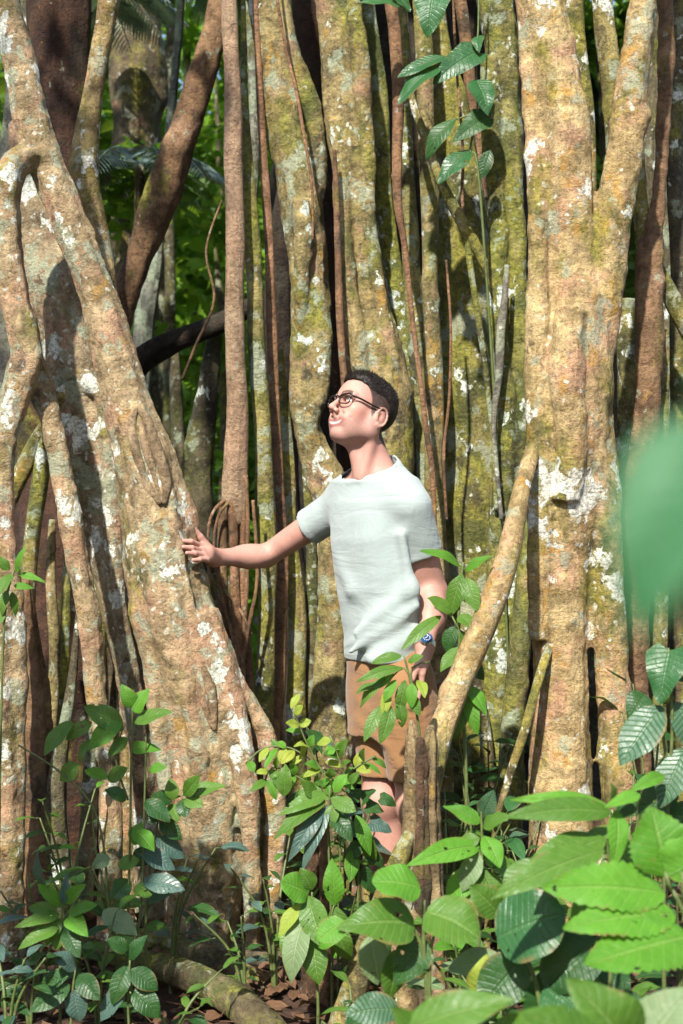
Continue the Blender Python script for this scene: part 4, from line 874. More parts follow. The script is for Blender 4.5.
# ================================================================== THE MAN (implicit surfaces -> one continuous mesh)
def A3(v): return np.array([v[0], v[1], v[2]], dtype=np.float64)
class Sdf:
    """ordered list of blended shapes; each works inside its own bounding box"""
    def __init__(s): s.ops = []
    def add(s, fn, c, r, k=.02, mode='u'): s.ops.append((fn, np.array(c, float), r, k, mode)); return s
    def cone(s, a, b, r1, r2, k=.02, mode='u', flat=None):
        a = A3(a); b = A3(b); ba = b-a; L2 = max(ba@ba, 1e-9)
        def fn(p):
            pa = p-a; h = np.clip((pa@ba)/L2, 0, 1)
            return np.linalg.norm(pa-h[..., None]*ba, axis=-1)-(r1+h*(r2-r1))
        return s.add(fn, (a+b)/2, math.sqrt(L2)/2+max(r1, r2), k, mode)
    def ell(s, c, rad, R=None, k=.02, mode='u'):
        c = A3(c); rad = np.array(rad, float)
        def fn(p):
            q = p-c
            if R is not None: q = q@R
            k0 = np.linalg.norm(q/rad, axis=-1); k1 = np.linalg.norm(q/(rad*rad), axis=-1)
            return k0*(k0-1)/np.maximum(k1, 1e-6)
        return s.add(fn, c, rad.max(), k, mode)
    def eval(s, grid):
        """grid: (x, y, z) axis arrays"""
        ax = grid; f = np.full([len(a) for a in ax], .3)
        for fn, c, r, k, mode in s.ops:
            m = r+k*1.5+.04; sl = []
            for i in range(3):
                lo, hi = np.searchsorted(ax[i], [c[i]-m, c[i]+m]); sl.append(slice(lo, hi))
            sub = f[tuple(sl)]
            if sub.size == 0: continue
            p = np.stack(np.meshgrid(ax[0][sl[0]], ax[1][sl[1]], ax[2][sl[2]], indexing='ij'), -1)
            d = fn(p) if mode != 'f' else None
            if mode == 'u':
                h = np.maximum(k-np.abs(sub-d), 0)/k; r2 = np.minimum(sub, d)-h*h*k*.25
            elif mode == 's':
                h = np.maximum(k-np.abs(sub+d), 0)/k; r2 = np.maximum(sub, -d)+h*h*k*.25
            else:
                r2 = fn(p, sub)
            f[tuple(sl)] = r2
        return f
def axes(lo, hi, h): return [np.arange(lo[i], hi[i]+h, h) for i in range(3)]

def surface_nets(f, ax):
    ins = f < 0; h = ax[0][1]-ax[0][0]
    nx, ny, nz = [n-1 for n in f.shape]
    cor = [(i, j, k) for i in (0, 1) for j in (0, 1) for k in (0, 1)]
    cnt = np.zeros((nx, ny, nz), np.int8)
    for i, j, k in cor: cnt += ins[i:i+nx, j:j+ny, k:k+nz]
    act = (cnt > 0) & (cnt < 8); idx = np.argwhere(act)
    num = -np.ones((nx, ny, nz), np.int64); num[act] = np.arange(len(idx))
    acc = np.zeros((len(idx), 3)); n = np.zeros(len(idx))
    for a in range(8):
        for b in range(a+1, 8):
            ca, cb = np.array(cor[a]), np.array(cor[b])
            if np.abs(ca-cb).sum() != 1: continue
            ia, ib = idx+ca, idx+cb
            fa, fb = f[tuple(ia.T)], f[tuple(ib.T)]
            x = (fa < 0) != (fb < 0)
            t = fa[x]/(fa[x]-fb[x]); acc[x] += ca+(cb-ca)*t[:, None]; n[x] += 1
    V = (idx+acc/n[:, None])*h+np.array([ax[0][0], ax[1][0], ax[2][0]])
    Fs = []
    for d in range(3):
        e1, e2 = [(1, 2), (2, 0), (0, 1)][d]
        sl0 = [slice(None)]*3; sl1 = [slice(None)]*3; sl0[d] = slice(0, -1); sl1[d] = slice(1, None)
        A, B = ins[tuple(sl0)], ins[tuple(sl1)]
        for fl in (0, 1):
            E = np.argwhere((A & ~B) if fl == 0 else (~A & B))
            E = E[(E[:, e1] > 0) & (E[:, e2] > 0) & (E[:, e1] < f.shape[e1]-1) & (E[:, e2] < f.shape[e2]-1)]
            o1 = np.zeros(3, int); o1[e1] = 1; o2 = np.zeros(3, int); o2[e2] = 1
            q = [num[tuple((E-o1-o2).T)], num[tuple((E-o2).T)], num[tuple(E.T)], num[tuple((E-o1).T)]]
            if fl: q = q[::-1]
            Fs.append(np.stack(q, 1))
    Fq = np.concatenate(Fs)
    return V, Fq
def relax(V, Fq, it=2, lam=.5):
    n = len(V); V0 = V
    E = np.sort(np.concatenate([Fq[:, [i, (i+1) % 4]] for i in range(4)]), 1); u, cn = np.unique(E, axis=0, return_counts=True)
    rim = np.unique(u[cn == 1])
    for _ in range(it):
        acc = np.zeros_like(V); c = np.zeros(n)
        for i in range(4):
            a, b = Fq[:, i], Fq[:, (i+1) % 4]
            np.add.at(acc, a, V[b]); np.add.at(c, a, 1); np.add.at(acc, b, V[a]); np.add.at(c, b, 1)
        V = V+(acc/np.maximum(c, 1)[:, None]-V)*lam
        V[rim] = V0[rim]
    return V
def vnoise(p, s):
    """smooth pseudo noise"""
    q = p*s
    return (np.sin(q[..., 0]*1.3+1.7*np.sin(q[..., 1]*.9+.4)+q[..., 2]*.7)+np.sin(q[..., 1]*1.7+1.3*np.sin(q[..., 2]*1.1+2.)-q[..., 0]*.6)+np.sin(q[..., 2]*1.9+1.5*np.sin(q[..., 0]*1.2+1.)+q[..., 1]*.8))/3

YM = 4.40
def pm(x, y, d=0.): return A3(P(x, y, YM+d))
# ---- joints
SHR, ELR, WRR = pm(338, 508, .13), pm(266, 556, .27), pm(214, 557.5, .14)
SHL, ELL, WRL = pm(411, 507, -.10), pm(434, 592, .0), pm(425, 644, -.13)
HIPR, KNR, ANR = pm(381, 690, .07), pm(383, 800, .03), pm(386, 945, .07)
HIPL, KNL, ANL = pm(403, 690, -.06), pm(418, 805, -.09), pm(424, 955, -.03)
NECK0 = pm(374, 464, .01)
fw = np.array([-.825, -.565, 0]); fw /= np.linalg.norm(fw)
pit = math.radians(22)
HF = fw*math.cos(pit)+np.array([0, 0, math.sin(pit)])
HL = np.cross([0, 0, 1], fw); HL /= np.linalg.norm(HL)
HU = np.cross(HF, HL)
rl = math.radians(-3); HU, HL = HU*math.cos(rl)+HL*math.sin(rl), HL*math.cos(rl)-HU*math.sin(rl)
HR = np.stack([HF, HL, HU], 1)          # columns: head axes in the world
HO = pm(362, 414, .0); HS = .98
def hd(x, y, z): return HO+HR@(np.array([x, y, z])*HS)
bd = np.array([-.72, -.69, 0]); bd /= np.linalg.norm(bd)      # chest direction
bl_ = np.cross([0, 0, 1], bd)

def torso_fn(tab):
    zs = np.array([t[0] for t in tab])[::-1]; T = np.array([t[1:] for t in tab])[::-1]
    def fn(p):
        z = p[..., 2]; cx, cy, a, b = [np.interp(z, zs, T[:, i]) for i in range(4)]
        dx, dy = p[..., 0]-cx, p[..., 1]-cy
        u = dx*bl_[0]+dy*bl_[1]; v = dx*bd[0]+dy*bd[1]
        k = (np.abs(u/a)**2.4+np.abs(v/b)**2.4)**(1/2.4)
        d = (k-1)*np.minimum(a, b)
        return np.maximum(d, np.maximum(z-zs[-1], zs[0]-z))
    return fn
def tz(y): return CZ+(512-y)*YM/F
def tx(x): return (x-341.5)*YM/F
def ttab(rows): return [(tz(y), tx(x), YM+d, a, b) for y, x, d, a, b in rows]

def body_sdf(whole=True):
    s = Sdf()
    tab = ttab([(486,374,.02,.13,.075),(505,375,.015,.143,.093),(540,376,.01,.134,.100),(590,380,.01,.132,.093),(640,386,.01,.122,.088),(700,391,.01,.130,.09),(730,392,.01,.11,.08)])
    s.add(torso_fn(tab), pm(380, 600), .42, .03)
    s.cone(SHR, ELR, .050, .037, .05)
    if whole: s.cone(ELR, WRR, .037, .0255, .015)
    s.cone(SHL, ELL, .049, .041, .05)
    if whole: s.cone(ELL, WRL, .042, .028, .015)
    if whole: s.ell(ELL*.62+WRL*.38+np.array([.004, -.004, 0]), (.045, .042, .075), None, .03)
    if whole: s.ell(ELR*.68+WRR*.32, (.07, .037, .035), None, .03)
    s.cone(pm(350, 492, .10), pm(366, 478, .02), .042, .044, .05); s.cone(pm(402, 495, -.07), pm(378, 474, 0), .042, .046, .05)
    if not whole: return s
    s.cone(HIPR, KNR, .085, .058, .04); s.cone(KNR, ANR, .056, .038, .03); s.cone(HIPL, KNL, .085, .058, .04); s.cone(KNL, ANL, .056, .038, .03)
    for an, kn in ((ANR, KNR), (ANL, KNL)):
        s.ell(kn*.66+an*.34+np.array([.02, .0, 0]), (.052, .054, .10), None, .04)
        s.ell(kn+np.array([-.012, -.012, .0]), (.052, .052, .05), None, .03)
        s.cone(an+np.array([.02, 0, -.02]), an+np.array([-.14, -.08, -.055]), .036, .024, .03)
    # neck
    s.cone(NECK0+np.array([.0, .0, -.02]), hd(-.028, 0, -.055), .059, .051, .03)
    s.cone(pm(362, 478, -.05), hd(-.022, .058, -.045), .013, .015, .02); s.cone(pm(360, 474, -.03), hd(.02, 0, -.085), .018, .016, .025)
    # head
    H = lambda x, y, z: hd(x, y, z)
    def e(c, r, k=.02, mode='u'): s.ell(H(*c), np.array(r)*HS, HR, k, mode)
    def c(a, b, r1, r2, k=.015, mode='u'): s.cone(H(*a), H(*b), r1*HS, r2*HS, k, mode)
    e((-.012, 0, .036), (.098, .076, .086)); e((.040, 0, .03), (.050, .060, .064), .03)
    e((.030, 0, -.042), (.056, .052, .073), .03)
    for sg in (-1, 1):
        c((-.004, .055*sg, -.060), (.056, .017*sg, -.099), .016, .015, .03)           # jaw line
        c((-.006, .062*sg, -.022), (-.004, .055*sg, -.062), .014, .016, .03)
        e((.058, .046*sg, -.018), (.022, .020, .017), .025)                            # cheekbone
        e((.044, .040*sg, -.055), (.030, .018, .034), .03)
        e((.082, .031*sg, .009), (.020, .020, .013), .012, 's')                        # eye socket
        e((.0735, .031*sg, .008), (.0128, .0128, .0128), .003)                         # eyeball
        c((.078, .045*sg, .026), (.091, .012*sg, .025), .0085, .0090, .012)            # brow ridge
        c((.074, .044*sg, .0155), (.0850, .031*sg, .0195), .0035, .0042, .004); c((.0850, .031*sg, .0195), (.082, .019*sg, .016), .0042, .0035, .004)   # upper lid
        c((.074, .043*sg, .0035), (.0815, .031*sg, -.0005), .0036, .004, .005); c((.0815, .031*sg, -.0005), (.080, .020*sg, .004), .004, .0036, .005)   # lower lid
        e((.0995, .0135*sg, -.0345), (.0105, .0065, .0075), .007)                      # nostril wing
        e((.072, .030*sg, -.050), (.016, .013, .018), .018)                            # cheek lifted by the smile
        e((-.020, .077*sg, -.013), (.019, .0065, .031), .006)                          # ear
        rim = [(-.020+.0175*math.cos(t), (.0835-.004*math.cos(t))*sg, -.013+.030*math.sin(t)) for t in np.linspace(-1.9, -1.9-4.4, 11)]
        rim = [(-.020+.0175*math.cos(t), (.0835-.004*math.cos(t))*sg, -.012+.030*math.sin(t)) for t in np.linspace(.35, 4.5, 11)]
        for q0, q1 in zip(rim[:-1], rim[1:]): c(q0, q1, .0036, .0036, .003)
        c((-.014, .081*sg, -.040), (-.019, .082*sg, -.044), .0065, .006, .006)
        c((-.004, .078*sg, -.018), (-.007, .080*sg, -.024), .0045, .0042, .005)
        e((-.0145, .087*sg, -.012), (.0075, .0085, .013), .003, 's')
    c((.086, 0, .018), (.1125, 0, -.022), .0075, .0088, .012); e((.1130, 0, -.0275), (.0105, .0095, .0085), .008)
    c((.098, 0, -.036), (.088, 0, -.050), .006, .008, .010)
    MQ = lambda y, o: (.0832-8.5*y*y, y, -.0685+4.5*y*y+o*(1-(y/.042)**2))
    for i in range(8):
        y0, y1 = -.042+.0105*i, -.042+.0105*(i+1)
        c(MQ(y0, .0078), MQ(y1, .0078), .0032, .0032, .006); c(MQ(y0, -.0072), MQ(y1, -.0072), .0036, .0036, .006)
    for sg in (-1, 1):
        c((.094, .020*sg, -.036), (.066, .049*sg, -.050), .0026, .0030, .010, 's'); c((.066, .0440*sg, -.050), (.065, .0445*sg, -.058), .0028, .0026, .006, 's')
    c((.086, -.012, -.0860), (.086, .012, -.0860), .0032, .0035, .010, 's')            # crease under the lower lip
    e((.069, 0, -.097), (.017, .019, .015), .02)
    # right hand flat against the trunk
    K = [(201, 546, .065, .0095), (202, 551, .045, .0095), (204, 555.5, .035, .009), (207, 559.5, .035, .008)]
    s.cone(WRR, pm(207, 553, .075), .027, .026, .02)
    for x, y, d, r in K: s.cone(pm(212, 557, .12), pm(x, y, d), .019, r*1.15, .012)
    TIP = [((191, 541.5, .02), (181, 541, .005)), ((192, 548, .0), (183.5, 547, -.015)), ((195, 553.5, -.005), (187, 553, -.022)), ((200, 559.5, .0), (193, 560, -.012))]
    for (x, y, d, r), (m, t) in zip(K, TIP):
        s.cone(pm(x, y, d), pm(*m), r, r*.9, .006); s.cone(pm(*m), pm(*t), r*.9, r*.72, .004)
    s.cone(pm(210, 551, .11), pm(200, 537, .085), .016, .0115, .012); s.cone(pm(200, 537, .085), pm(193, 528, .07), .011, .0095, .005); s.cone(pm(193, 528, .07), pm(188, 520.5, .06), .0095, .0075, .004)
    # left hand, relaxed
    W = WRL; dn = np.array([-.02, -.10, -.98]); 
    kn = [W+np.array([-.012+.0, -.045+i*.021, -.088+abs(i-1.3)*.004]) for i in range(4)]
    for i, q in enumerate(kn):
        s.cone(W+np.array([0, -.005, -.012]), q, .022, .0115, .016)
        L = (.042, .046, .043, .034)[i]
        m = q+np.array([-.006, -.004+.002*i, -1.])*L; t = m+np.array([-.35, 0, -.93])*L*.85; t2 = t+np.array([-.75, 0, -.65])*L*.45
        s.cone(q, m, .0098, .0088, .005); s.cone(m, t, .0088, .0078, .004); s.cone(t, t2, .0078, .0066, .004)
    s.cone(W+np.array([-.006, -.022, -.03]), W+np.array([-.028, -.052, -.065]), .015, .011, .012); s.cone(W+np.array([-.028, -.052, -.065]), W+np.array([-.04, -.055, -.10]), .0105, .0088, .005)
    return s

BS = body_sdf(); TS = body_sdf(False)
def meshed(s, boxes):
    """boxes: (lo, hi, cell); the same field polygonised finer where it matters, welded into one mesh"""
    VV, FF, b = [], [], 0
    for bi, (lo, hi, h) in enumerate(boxes):
        ax = axes(lo, hi, h); v, q = surface_nets(s.eval(ax), ax); v = relax(v, q, 1, .4)
        if bi == len(boxes)-1:
            for l2, h2, _ in boxes[:-1]:
                inn = np.all((v > l2+.004) & (v < h2-.004), axis=1); q = q[~inn[q].all(axis=1)]
        VV.append(v); FF.append(q+b); b += len(v)
    return np.concatenate(VV), np.concatenate(FF)
hc = HO
def paint_body(V):
    L = ((V-HO)@HR)/HS; x, y, z = L.T; ay = np.abs(y)
    n = len(V); C = np.tile(np.array([.45, .238, .185]), (n, 1))
    C *= (1+.07*vnoise(V, 60)+.06*vnoise(V, 22)+.035*np.random.default_rng(2).normal(size=n))[:, None]
    head = np.linalg.norm(L, axis=1) < .17
    def m(mask, col, a=1.): 
        w = (np.clip(mask, 0, 1)*a*head)[:, None]; C[:] = C*(1-w)+np.array(col)*w
    sm = lambda d, s: np.clip(.5-d/s, 0, 1)
    m(sm(np.sqrt(((x-.055)/.035)**2+((ay-.052)/.028)**2+((z+.028)/.028)**2)-1, .8), (.62, .27, .20), .55)
    m(sm(np.sqrt(((x-.112)/.022)**2+(y/.02)**2+((z+.03)/.02)**2)-1, .8), (.62, .28, .21), .5)
    beard = sm(z+.045-.45*np.maximum(0, .06-x), .014)*(x > -.016)*sm(-.128-z, .02)
    m(beard*np.clip(.62+.30*np.random.default_rng(1).normal(size=n), 0, 1), (.25, .155, .125), .62)
    m(sm(np.abs(z+.0495)-.007, .008)*(x > .088)*(ay < .03), (.36, .225, .17), .45)
    zc = z-(-.0685+4.5*y*y); fr = (x > .055)
    w1 = np.sqrt(np.clip(1-(y/.044)**2, 0, 1)); w2 = np.sqrt(np.clip(1-(y/.034)**2, 0, 1))
    m(sm(np.abs(zc-.0002)-.0135*w1, .003)*fr*(ay < .044), (.34, .13, .115), .9)
    m(sm(np.abs(zc-.0002)-.0040*w2, .0016)*fr*(ay < .034), (.58, .53, .47))
    m(sm(np.abs(ay-.0455)-.0022, .003)*sm(np.abs(z+.059)-.006, .006)*fr, (.33, .16, .12), .6)
    m(sm(np.sqrt(((x+.0145)/.007)**2+((z+.012)/.013)**2)-1, .5)*(ay > .074), (.30, .125, .095), .75)
    m(sm(np.abs(z-.033+(ay-.030)**2*16)-.0056, .003)*(x > .058)*(ay > .011)*(ay < .050), (.045, .028, .02), .9)
    D = np.minimum(np.linalg.norm(L-np.array([.0735, .031, .008]), axis=1), np.linalg.norm(L-np.array([.0735, -.031, .008]), axis=1))
    eye = (D < .0142) & (z < .0150) & (z > .0035) & (x > .075)
    m(eye*1., (.66, .62, .58)); ir = np.minimum(np.hypot(y-.0325, z-.010), np.hypot(y+.0295, z-.010)); m(eye*sm(ir-.0052, .002), (.05, .035, .025))
    m(sm(np.abs(z-.0155+(ay-.031)**2*18)-.0014, .0015)*(x > .07)*(ay > .018)*(ay < .045), (.10, .05, .04), .9)
    m(sm(np.sqrt(((x-.106)/.006)**2+((ay-.007)/.004)**2+((z+.041)/.003)**2)-1, .5), (.12, .05, .04), .8)
    side = np.interp(x, [-.13, -.075, -.050, -.042, -.036, .0, .004, .010, .016, .026, .036, .046, .066, .11], [-.075, -.075, -.068, -.05, .0, .01, -.026, -.024, .0, .030, .052, .068, .080, .086])
    fade = np.clip((hairline(x)-z)/.075, 0, 1)
    m(sm(side-z+.003*vnoise(V, 300), .010)*(x < .085)*((ay < .0745) | (z > .02)), (.075, .052, .044), .95)
    m(sm(side-z, .008)*(1-fade)**1.5*(x < .085), (.02, .014, .012), .9)
    return C
def hairline(x):
    return np.interp(x, [-.13, -.075, -.060, -.050, -.042, -.02, .02, .034, .044, .054, .068, .11], [-.060, -.058, -.045, -.01, .026, .044, .056, .060, .066, .074, .081, .086])

man = empty('person', (float(pm(395, 960)[0]), YM, .0), 'man in pale mint t-shirt and tan shorts touching the leaning trunk and looking up', 'person')
def skin_mat():
    t = NT('skin'); co = world_coord(t, False)
    vc = t.n('ShaderNodeVertexColor'); vc.layer_name = 'Col'
    col = t.mix(t.math('MULTIPLY', t.ramp(t.noise(co, 90, 4), [(.4, 0.), (.7, 1.)]), .12), vc.outputs[0], (.45, .2, .15))
    b = t.bsdf(col, .56, t.bump(t.noise(co, 420, 3), .12, .003), .4)
    b.inputs['Subsurface Weight'].default_value = .12; b.inputs['Subsurface Radius'].default_value = (.9, .35, .2); b.inputs['Subsurface Scale'].default_value = .012
    t.l(b.outputs[0], t.out.inputs[0]); return t.m
def cloth_mat(name, col, var, scale, rough=.9, weave=900):
    t = NT(name); co = world_coord(t, False)
    n = t.noise(co, scale, 4)
    c = t.mix(t.ramp(n, [(.3, 0.), (.7, 1.)]), tuple(v*(1-var) for v in col), tuple(v*(1+var) for v in col))
    mp = t.n('ShaderNodeMapping'); t.l(co, mp.inputs[0]); mp.inputs['Rotation'].default_value = (.2, .55, .3); mp.inputs['Scale'].default_value = (3.2, 3.2, 10)
    cr = t.math('ABSOLUTE', t.math('SUBTRACT', t.noise(mp.outputs[0], 1., 4, .55, .8), .5))
    m2 = t.n('ShaderNodeMapping'); t.l(co, m2.inputs[0]); m2.inputs['Rotation'].default_value = (.1, -.5, .2); m2.inputs['Scale'].default_value = (20, 14, 6)
    h = t.math('ADD', t.math('MULTIPLY', t.noise(co, weave, 2), .18), t.math('MULTIPLY', cr, -3.2))
    h = t.math('ADD', h, t.math('MULTIPLY', t.noise(m2.outputs[0], 1., 4, .55, .6), 1.6))
    b = t.bsdf(c, rough, t.bump(h, .30, .014), .15, Sheen_Weight=.2); t.l(b.outputs[0], t.out.inputs[0]); return t.m
V, Q = meshed(BS, [
    (hc+np.array([-.17, -.16, -.215]), hc+np.array([.17, .16, .17]), .0022),
    (pm(240, 575, -.08), pm(172, 508, .26)*0+np.array([tx(240), YM+.26, tz(505)]), .0024) if False else
    (np.array([tx(174), YM-.09, tz(578)]), np.array([tx(226), YM+.24, tz(510)]), .0024),
    (np.array([tx(175), YM-.45, tz(985)]), np.array([tx(470), YM+.45, tz(440)]), .0055)])
mesh_obj('body', V, Q, skin_mat(), man, cols=paint_body(V))

NA = hd(-.022, 0, -.055)-NECK0; NA = NA/np.linalg.norm(NA)
# ---- t-shirt: a shell over the body
def shirt_sdf():
    s = Sdf()
    tab = ttab([(484,374,.02,.135,.085),(502,375,.015,.155,.104),(540,376,.01,.147,.114),(580,379,.01,.143,.109),(620,384,.01,.140,.104),(670,388,.01,.138,.107)])
    s.add(torso_fn(tab), pm(380, 590), .42, .03)
    s.cone(pm(344, 497, .11), pm(364, 474, .03), .050, .056, .05); s.cone(pm(404, 494, -.08), pm(379, 467, 0), .054, .062, .05)
    dR = ELR-SHR; dLh = ELL-SHL
    s.cone(SHR+np.array([.004, 0, .004]), SHR+dR*.42,   .064, .058, .022)
    s.cone(SHL+np.array([0, 0, .004]), SHL+dLh*.60, .061, .059, .014)
    # folds
    def fold(a, b, r, k=.022): s.cone(a, b, r*.45, r*.75, .05)
    S = lambda x, y, d: pm(x, y, d)
    for a, b, r in [((350,652,-.085),(416,606,-.135),.012),((356,632,-.09),(412,588,-.13),.010),((372,660,-.11),(420,632,-.11),.011),((402,535,-.145),(412,590,-.125),.010),((342,540,.03),(352,590,-.05),.010)]:
        fold(S(*a), S(*b), r)
    def wr(p, f):
        z = p[..., 2]; w = np.clip((tz(545)-z)/.25, 0, 1)*.9+.1
        ph = (p[..., 0]*-.55+z*.83)*2*PI/.075+2.2*vnoise(p, 9.)
        return f-w*.0015*np.sin(ph)*(.5+.5*vnoise(p+3., 7.))-.0016*vnoise(p, 26)-.003*np.clip((((p-CP)@CN)+.017)/.003, 0, 1)*(nr(p) < .11)-.0018*np.clip((tz(660)+.026-p[..., 2])/.002, 0, 1)-.0016*cuff(p, SHR, ELR, .40)-.0016*cuff(p, SHL, ELL, .53)
    s.add(wr, pm(380, 590), .6, .02, 'f')
    return s
def shell(s, inner_gap, cuts, box, h, under=None):
    ax = axes(*box, h); f = s.eval(ax); b = (under or BS).eval(ax); g = np.stack(np.meshgrid(*ax, indexing='ij'), -1)
    b = np.maximum(b-inner_gap-.003, f-.014); k = .012; hh = np.maximum(k-np.abs(f-b), 0)/k; f = np.minimum(f, b)-hh*hh*k*.25
    f = np.maximum(f, -(f+.0075))
    for c in cuts: f = np.maximum(f, c(g))
    return surface_nets(f, ax)
def cuff(p, sh, el, t):
    d = el-sh; L = np.linalg.norm(d); d = d/L; q = p-sh-d*L*t; a_ = q@d; r = np.linalg.norm(q-a_[..., None]*d, axis=-1)
    return np.clip((a_+.024)/.002, 0, 1)*(r < .08)
def nr(p):
    q = p-NECK0; t = q@NA; return np.linalg.norm(q-t[..., None]*NA, axis=-1)+np.where(t < -.03, 1, 0)
def half(p0, n):
    p0 = A3(p0); n = A3(n); n = n/np.linalg.norm(n)
    return lambda g: (g-p0)@n
def sleeve_cut(sh, el, t, rad):
    d = (el-sh); L = np.linalg.norm(d); d = d/L; p0 = sh+d*L*t
    def fn(g):
        q = g-p0; ax_ = q@d; r = np.linalg.norm(q-ax_[..., None]*d, axis=-1)
        return np.where((r < rad) & (ax_ > -.02), ax_, -.05)
    return fn
CP = pm(373, 466, .0); CN = np.array([-.40, -.30, .87]); CN /= np.linalg.norm(CN)
def neck_cut(g):
    a = NECK0+NA*(-.06); q = g-a; t = q@NA; r = np.linalg.norm(q-t[..., None]*NA, axis=-1)
    return np.where(r < .12, np.maximum(np.where(t > -.03, .061-r, -.05), (g-CP)@CN), -.05)
def hem(g):
    return (tz(660)+.018*(g[..., 0]-tx(384))*1.2+.003*np.sin(g[..., 0]*40)) - g[..., 2]
V, Q = shell(shirt_sdf(), .004, [hem, neck_cut, sleeve_cut(SHR, ELR, .40, .10), sleeve_cut(SHL, ELL, .53, .085)],
             (np.array([tx(285), YM-.28, tz(680)]), np.array([tx(455), YM+.32, tz(440)])), .0042, TS)
V = relax(V, Q, 4, .5)
mesh_obj('t_shirt', V, Q, cloth_mat('mint_cotton', (.315, .365, .352), .03, 9), man)

# ---- shorts
def shorts_sdf():
    s = Sdf()
    tab = ttab([(635,388,.01,.130,.098),(670,389,.01,.135,.103),(700,391,.01,.144,.110),(735,392,.01,.146,.110)])
    s.add(torso_fn(tab), pm(386, 690), .3, .03)
    s.cone(HIPR, KNR*1.0, .090, .076, .035); s.cone(HIPL, KNL, .092, .076, .035)
    def wr(p, f):
        return f-.003*np.sin((p[..., 2]*.8+p[..., 0]*.6)*95+2.5*vnoise(p, 10))*(.5+.5*vnoise(p, 8))-.002*vnoise(p, 30)
    s.add(wr, pm(390, 720), .5, .02, 'f')
    return s
V, Q = shell(shorts_sdf(), .006, [lambda g: tz(776)+.05*(g[..., 0]-tx(385))-g[..., 2], lambda g: g[..., 2]-tz(648)],
             (np.array([tx(335), YM-.25, tz(800)]), np.array([tx(450), YM+.25, tz(640)])), .005)
V = relax(V, Q, 2, .5)
mesh_obj('shorts', V, Q, cloth_mat('tan_twill', (.26, .135, .06), .08, 14, .85, 700), man)

# ---- shoes
for an in (ANR, ANL):
    s = Sdf(); s.cone(an+np.array([.03, .01, -.045]), an+np.array([-.15, -.085, -.07]), .048, .036, .02); s.cone(an+np.array([.01, 0, -.0]), an+np.array([.01, 0, -.05]), .046, .05, .03)
    ax = axes(an+np.array([-.22, -.17, -.12]), an+np.array([.12, .1, .07]), .006); f = s.eval(ax)
    f = np.maximum(f, (an[2]-.075)-ax[2][None, None, :]*1.0)
    v, q = surface_nets(f, ax); mesh_obj('shoe', v, q, cloth_mat('shoe_grey', (.12, .12, .12), .1, 20), man)

# ---- hair: a close cap plus short strands
def hair():
    s = Sdf(); s.ell(hd(-.014, 0, .037), np.array((.102, .0785, .0905))*HS, HR, .01); s.ell(hd(.030, 0, .062), np.array((.058, .060, .052))*HS, HR, .03)
    lo, hi = hc+np.array([-.16, -.15, -.1]), hc+np.array([.17, .15, .18]); ax = axes(lo, hi, .0028); f = s.eval(ax)
    g = np.stack(np.meshgrid(*ax, indexing='ij'), -1); L = ((g-HO)@HR)/HS
    f = f-.0008*vnoise(g, 260)-.004*np.clip((L[..., 2]-.05)/.05, 0, 1)
    f = f-.004*np.clip((L[..., 2]-.055)/.04, 0, 1)*np.clip((L[..., 0]+.02)/.08, 0, 1)
    f = f+.0050*np.clip(1-(L[..., 2]-hairline(L[..., 0]))/.022, 0, 1)
    f = np.maximum(f, hairline(L[..., 0])-L[..., 2]+.0045*vnoise(g, 170))
    inner = Sdf(); inner.ell(hd(-.012, 0, .034), np.array((.094, .0715, .082))*HS, HR, .01); f = np.maximum(f, -inner.eval(ax))
    v, q = surface_nets(f, ax); v = relax(v, q, 1, .4)
    t = NT('dark_hair'); co = world_coord(t, False); n = t.noise(co, 260, 3)
    b = t.bsdf(t.mix(n, (.007, .005, .004), (.022, .015, .012)), .55, t.bump(t.noise(co, 300, 3), .15, .003), .3); t.l(b.outputs[0], t.out.inputs[0])
    cap = mesh_obj('hair', v, q, t.m, man)
    r = np.random.default_rng(3); L = ((v-HO)@HR)/HS
    nrm = L-np.array([-.012, 0, .03]); nrm /= np.linalg.norm(nrm, axis=1)[:, None]
    out = np.where((np.linalg.norm((L-np.array([-.014, 0, .037]))/np.array([.102, .0785, .0905]), axis=1) > .93))[0]
    pick = r.choice(out, 6500)
    top = np.clip((L[pick, 2]-.035)/.05, 0, 1)[:, None]; front = np.clip((L[pick, 0]+.01)/.08, 0, 1)[:, None]
    ln = (.0016+top*(.006+.005*front))*r.uniform(.6, 1.25, (len(pick), 1))
    N_ = nrm[pick]
    flow = top*(np.array([-.25, .35, .25])*(1-front)+np.array([.25, .25, .9])*front)+(1-top)*np.array([-.55, 0, -.8])
    d = N_*(.10+.28*top)+flow+r.normal(size=(len(pick), 3))*.17; d /= np.linalg.norm(d, axis=1)[:, None]
    sd_ = np.cross(d, N_); sd_ /= np.maximum(np.linalg.norm(sd_, axis=1), 1e-5)[:, None]
    b0 = L[pick]+sd_*r.normal(size=(len(pick), 1))*.001-N_*.001; T = np.stack([b0-sd_*.0010, b0+sd_*.0010, b0+d*ln], 1).reshape(-1, 3)
    T = HO+(T*HS)@HR.T
    base = len(v); me_v = np.concatenate([v, T]); me_f = q.tolist()+[(base+3*i, base+3*i+1, base+3*i+2) for i in range(len(pick))]
    me = cap.data; me.clear_geometry(); me.from_pydata((me_v-np.array(man.location)).tolist(), [], me_f)
    me.polygons.foreach_set('use_smooth', [True]*len(me.polygons)); me.update()
hair()

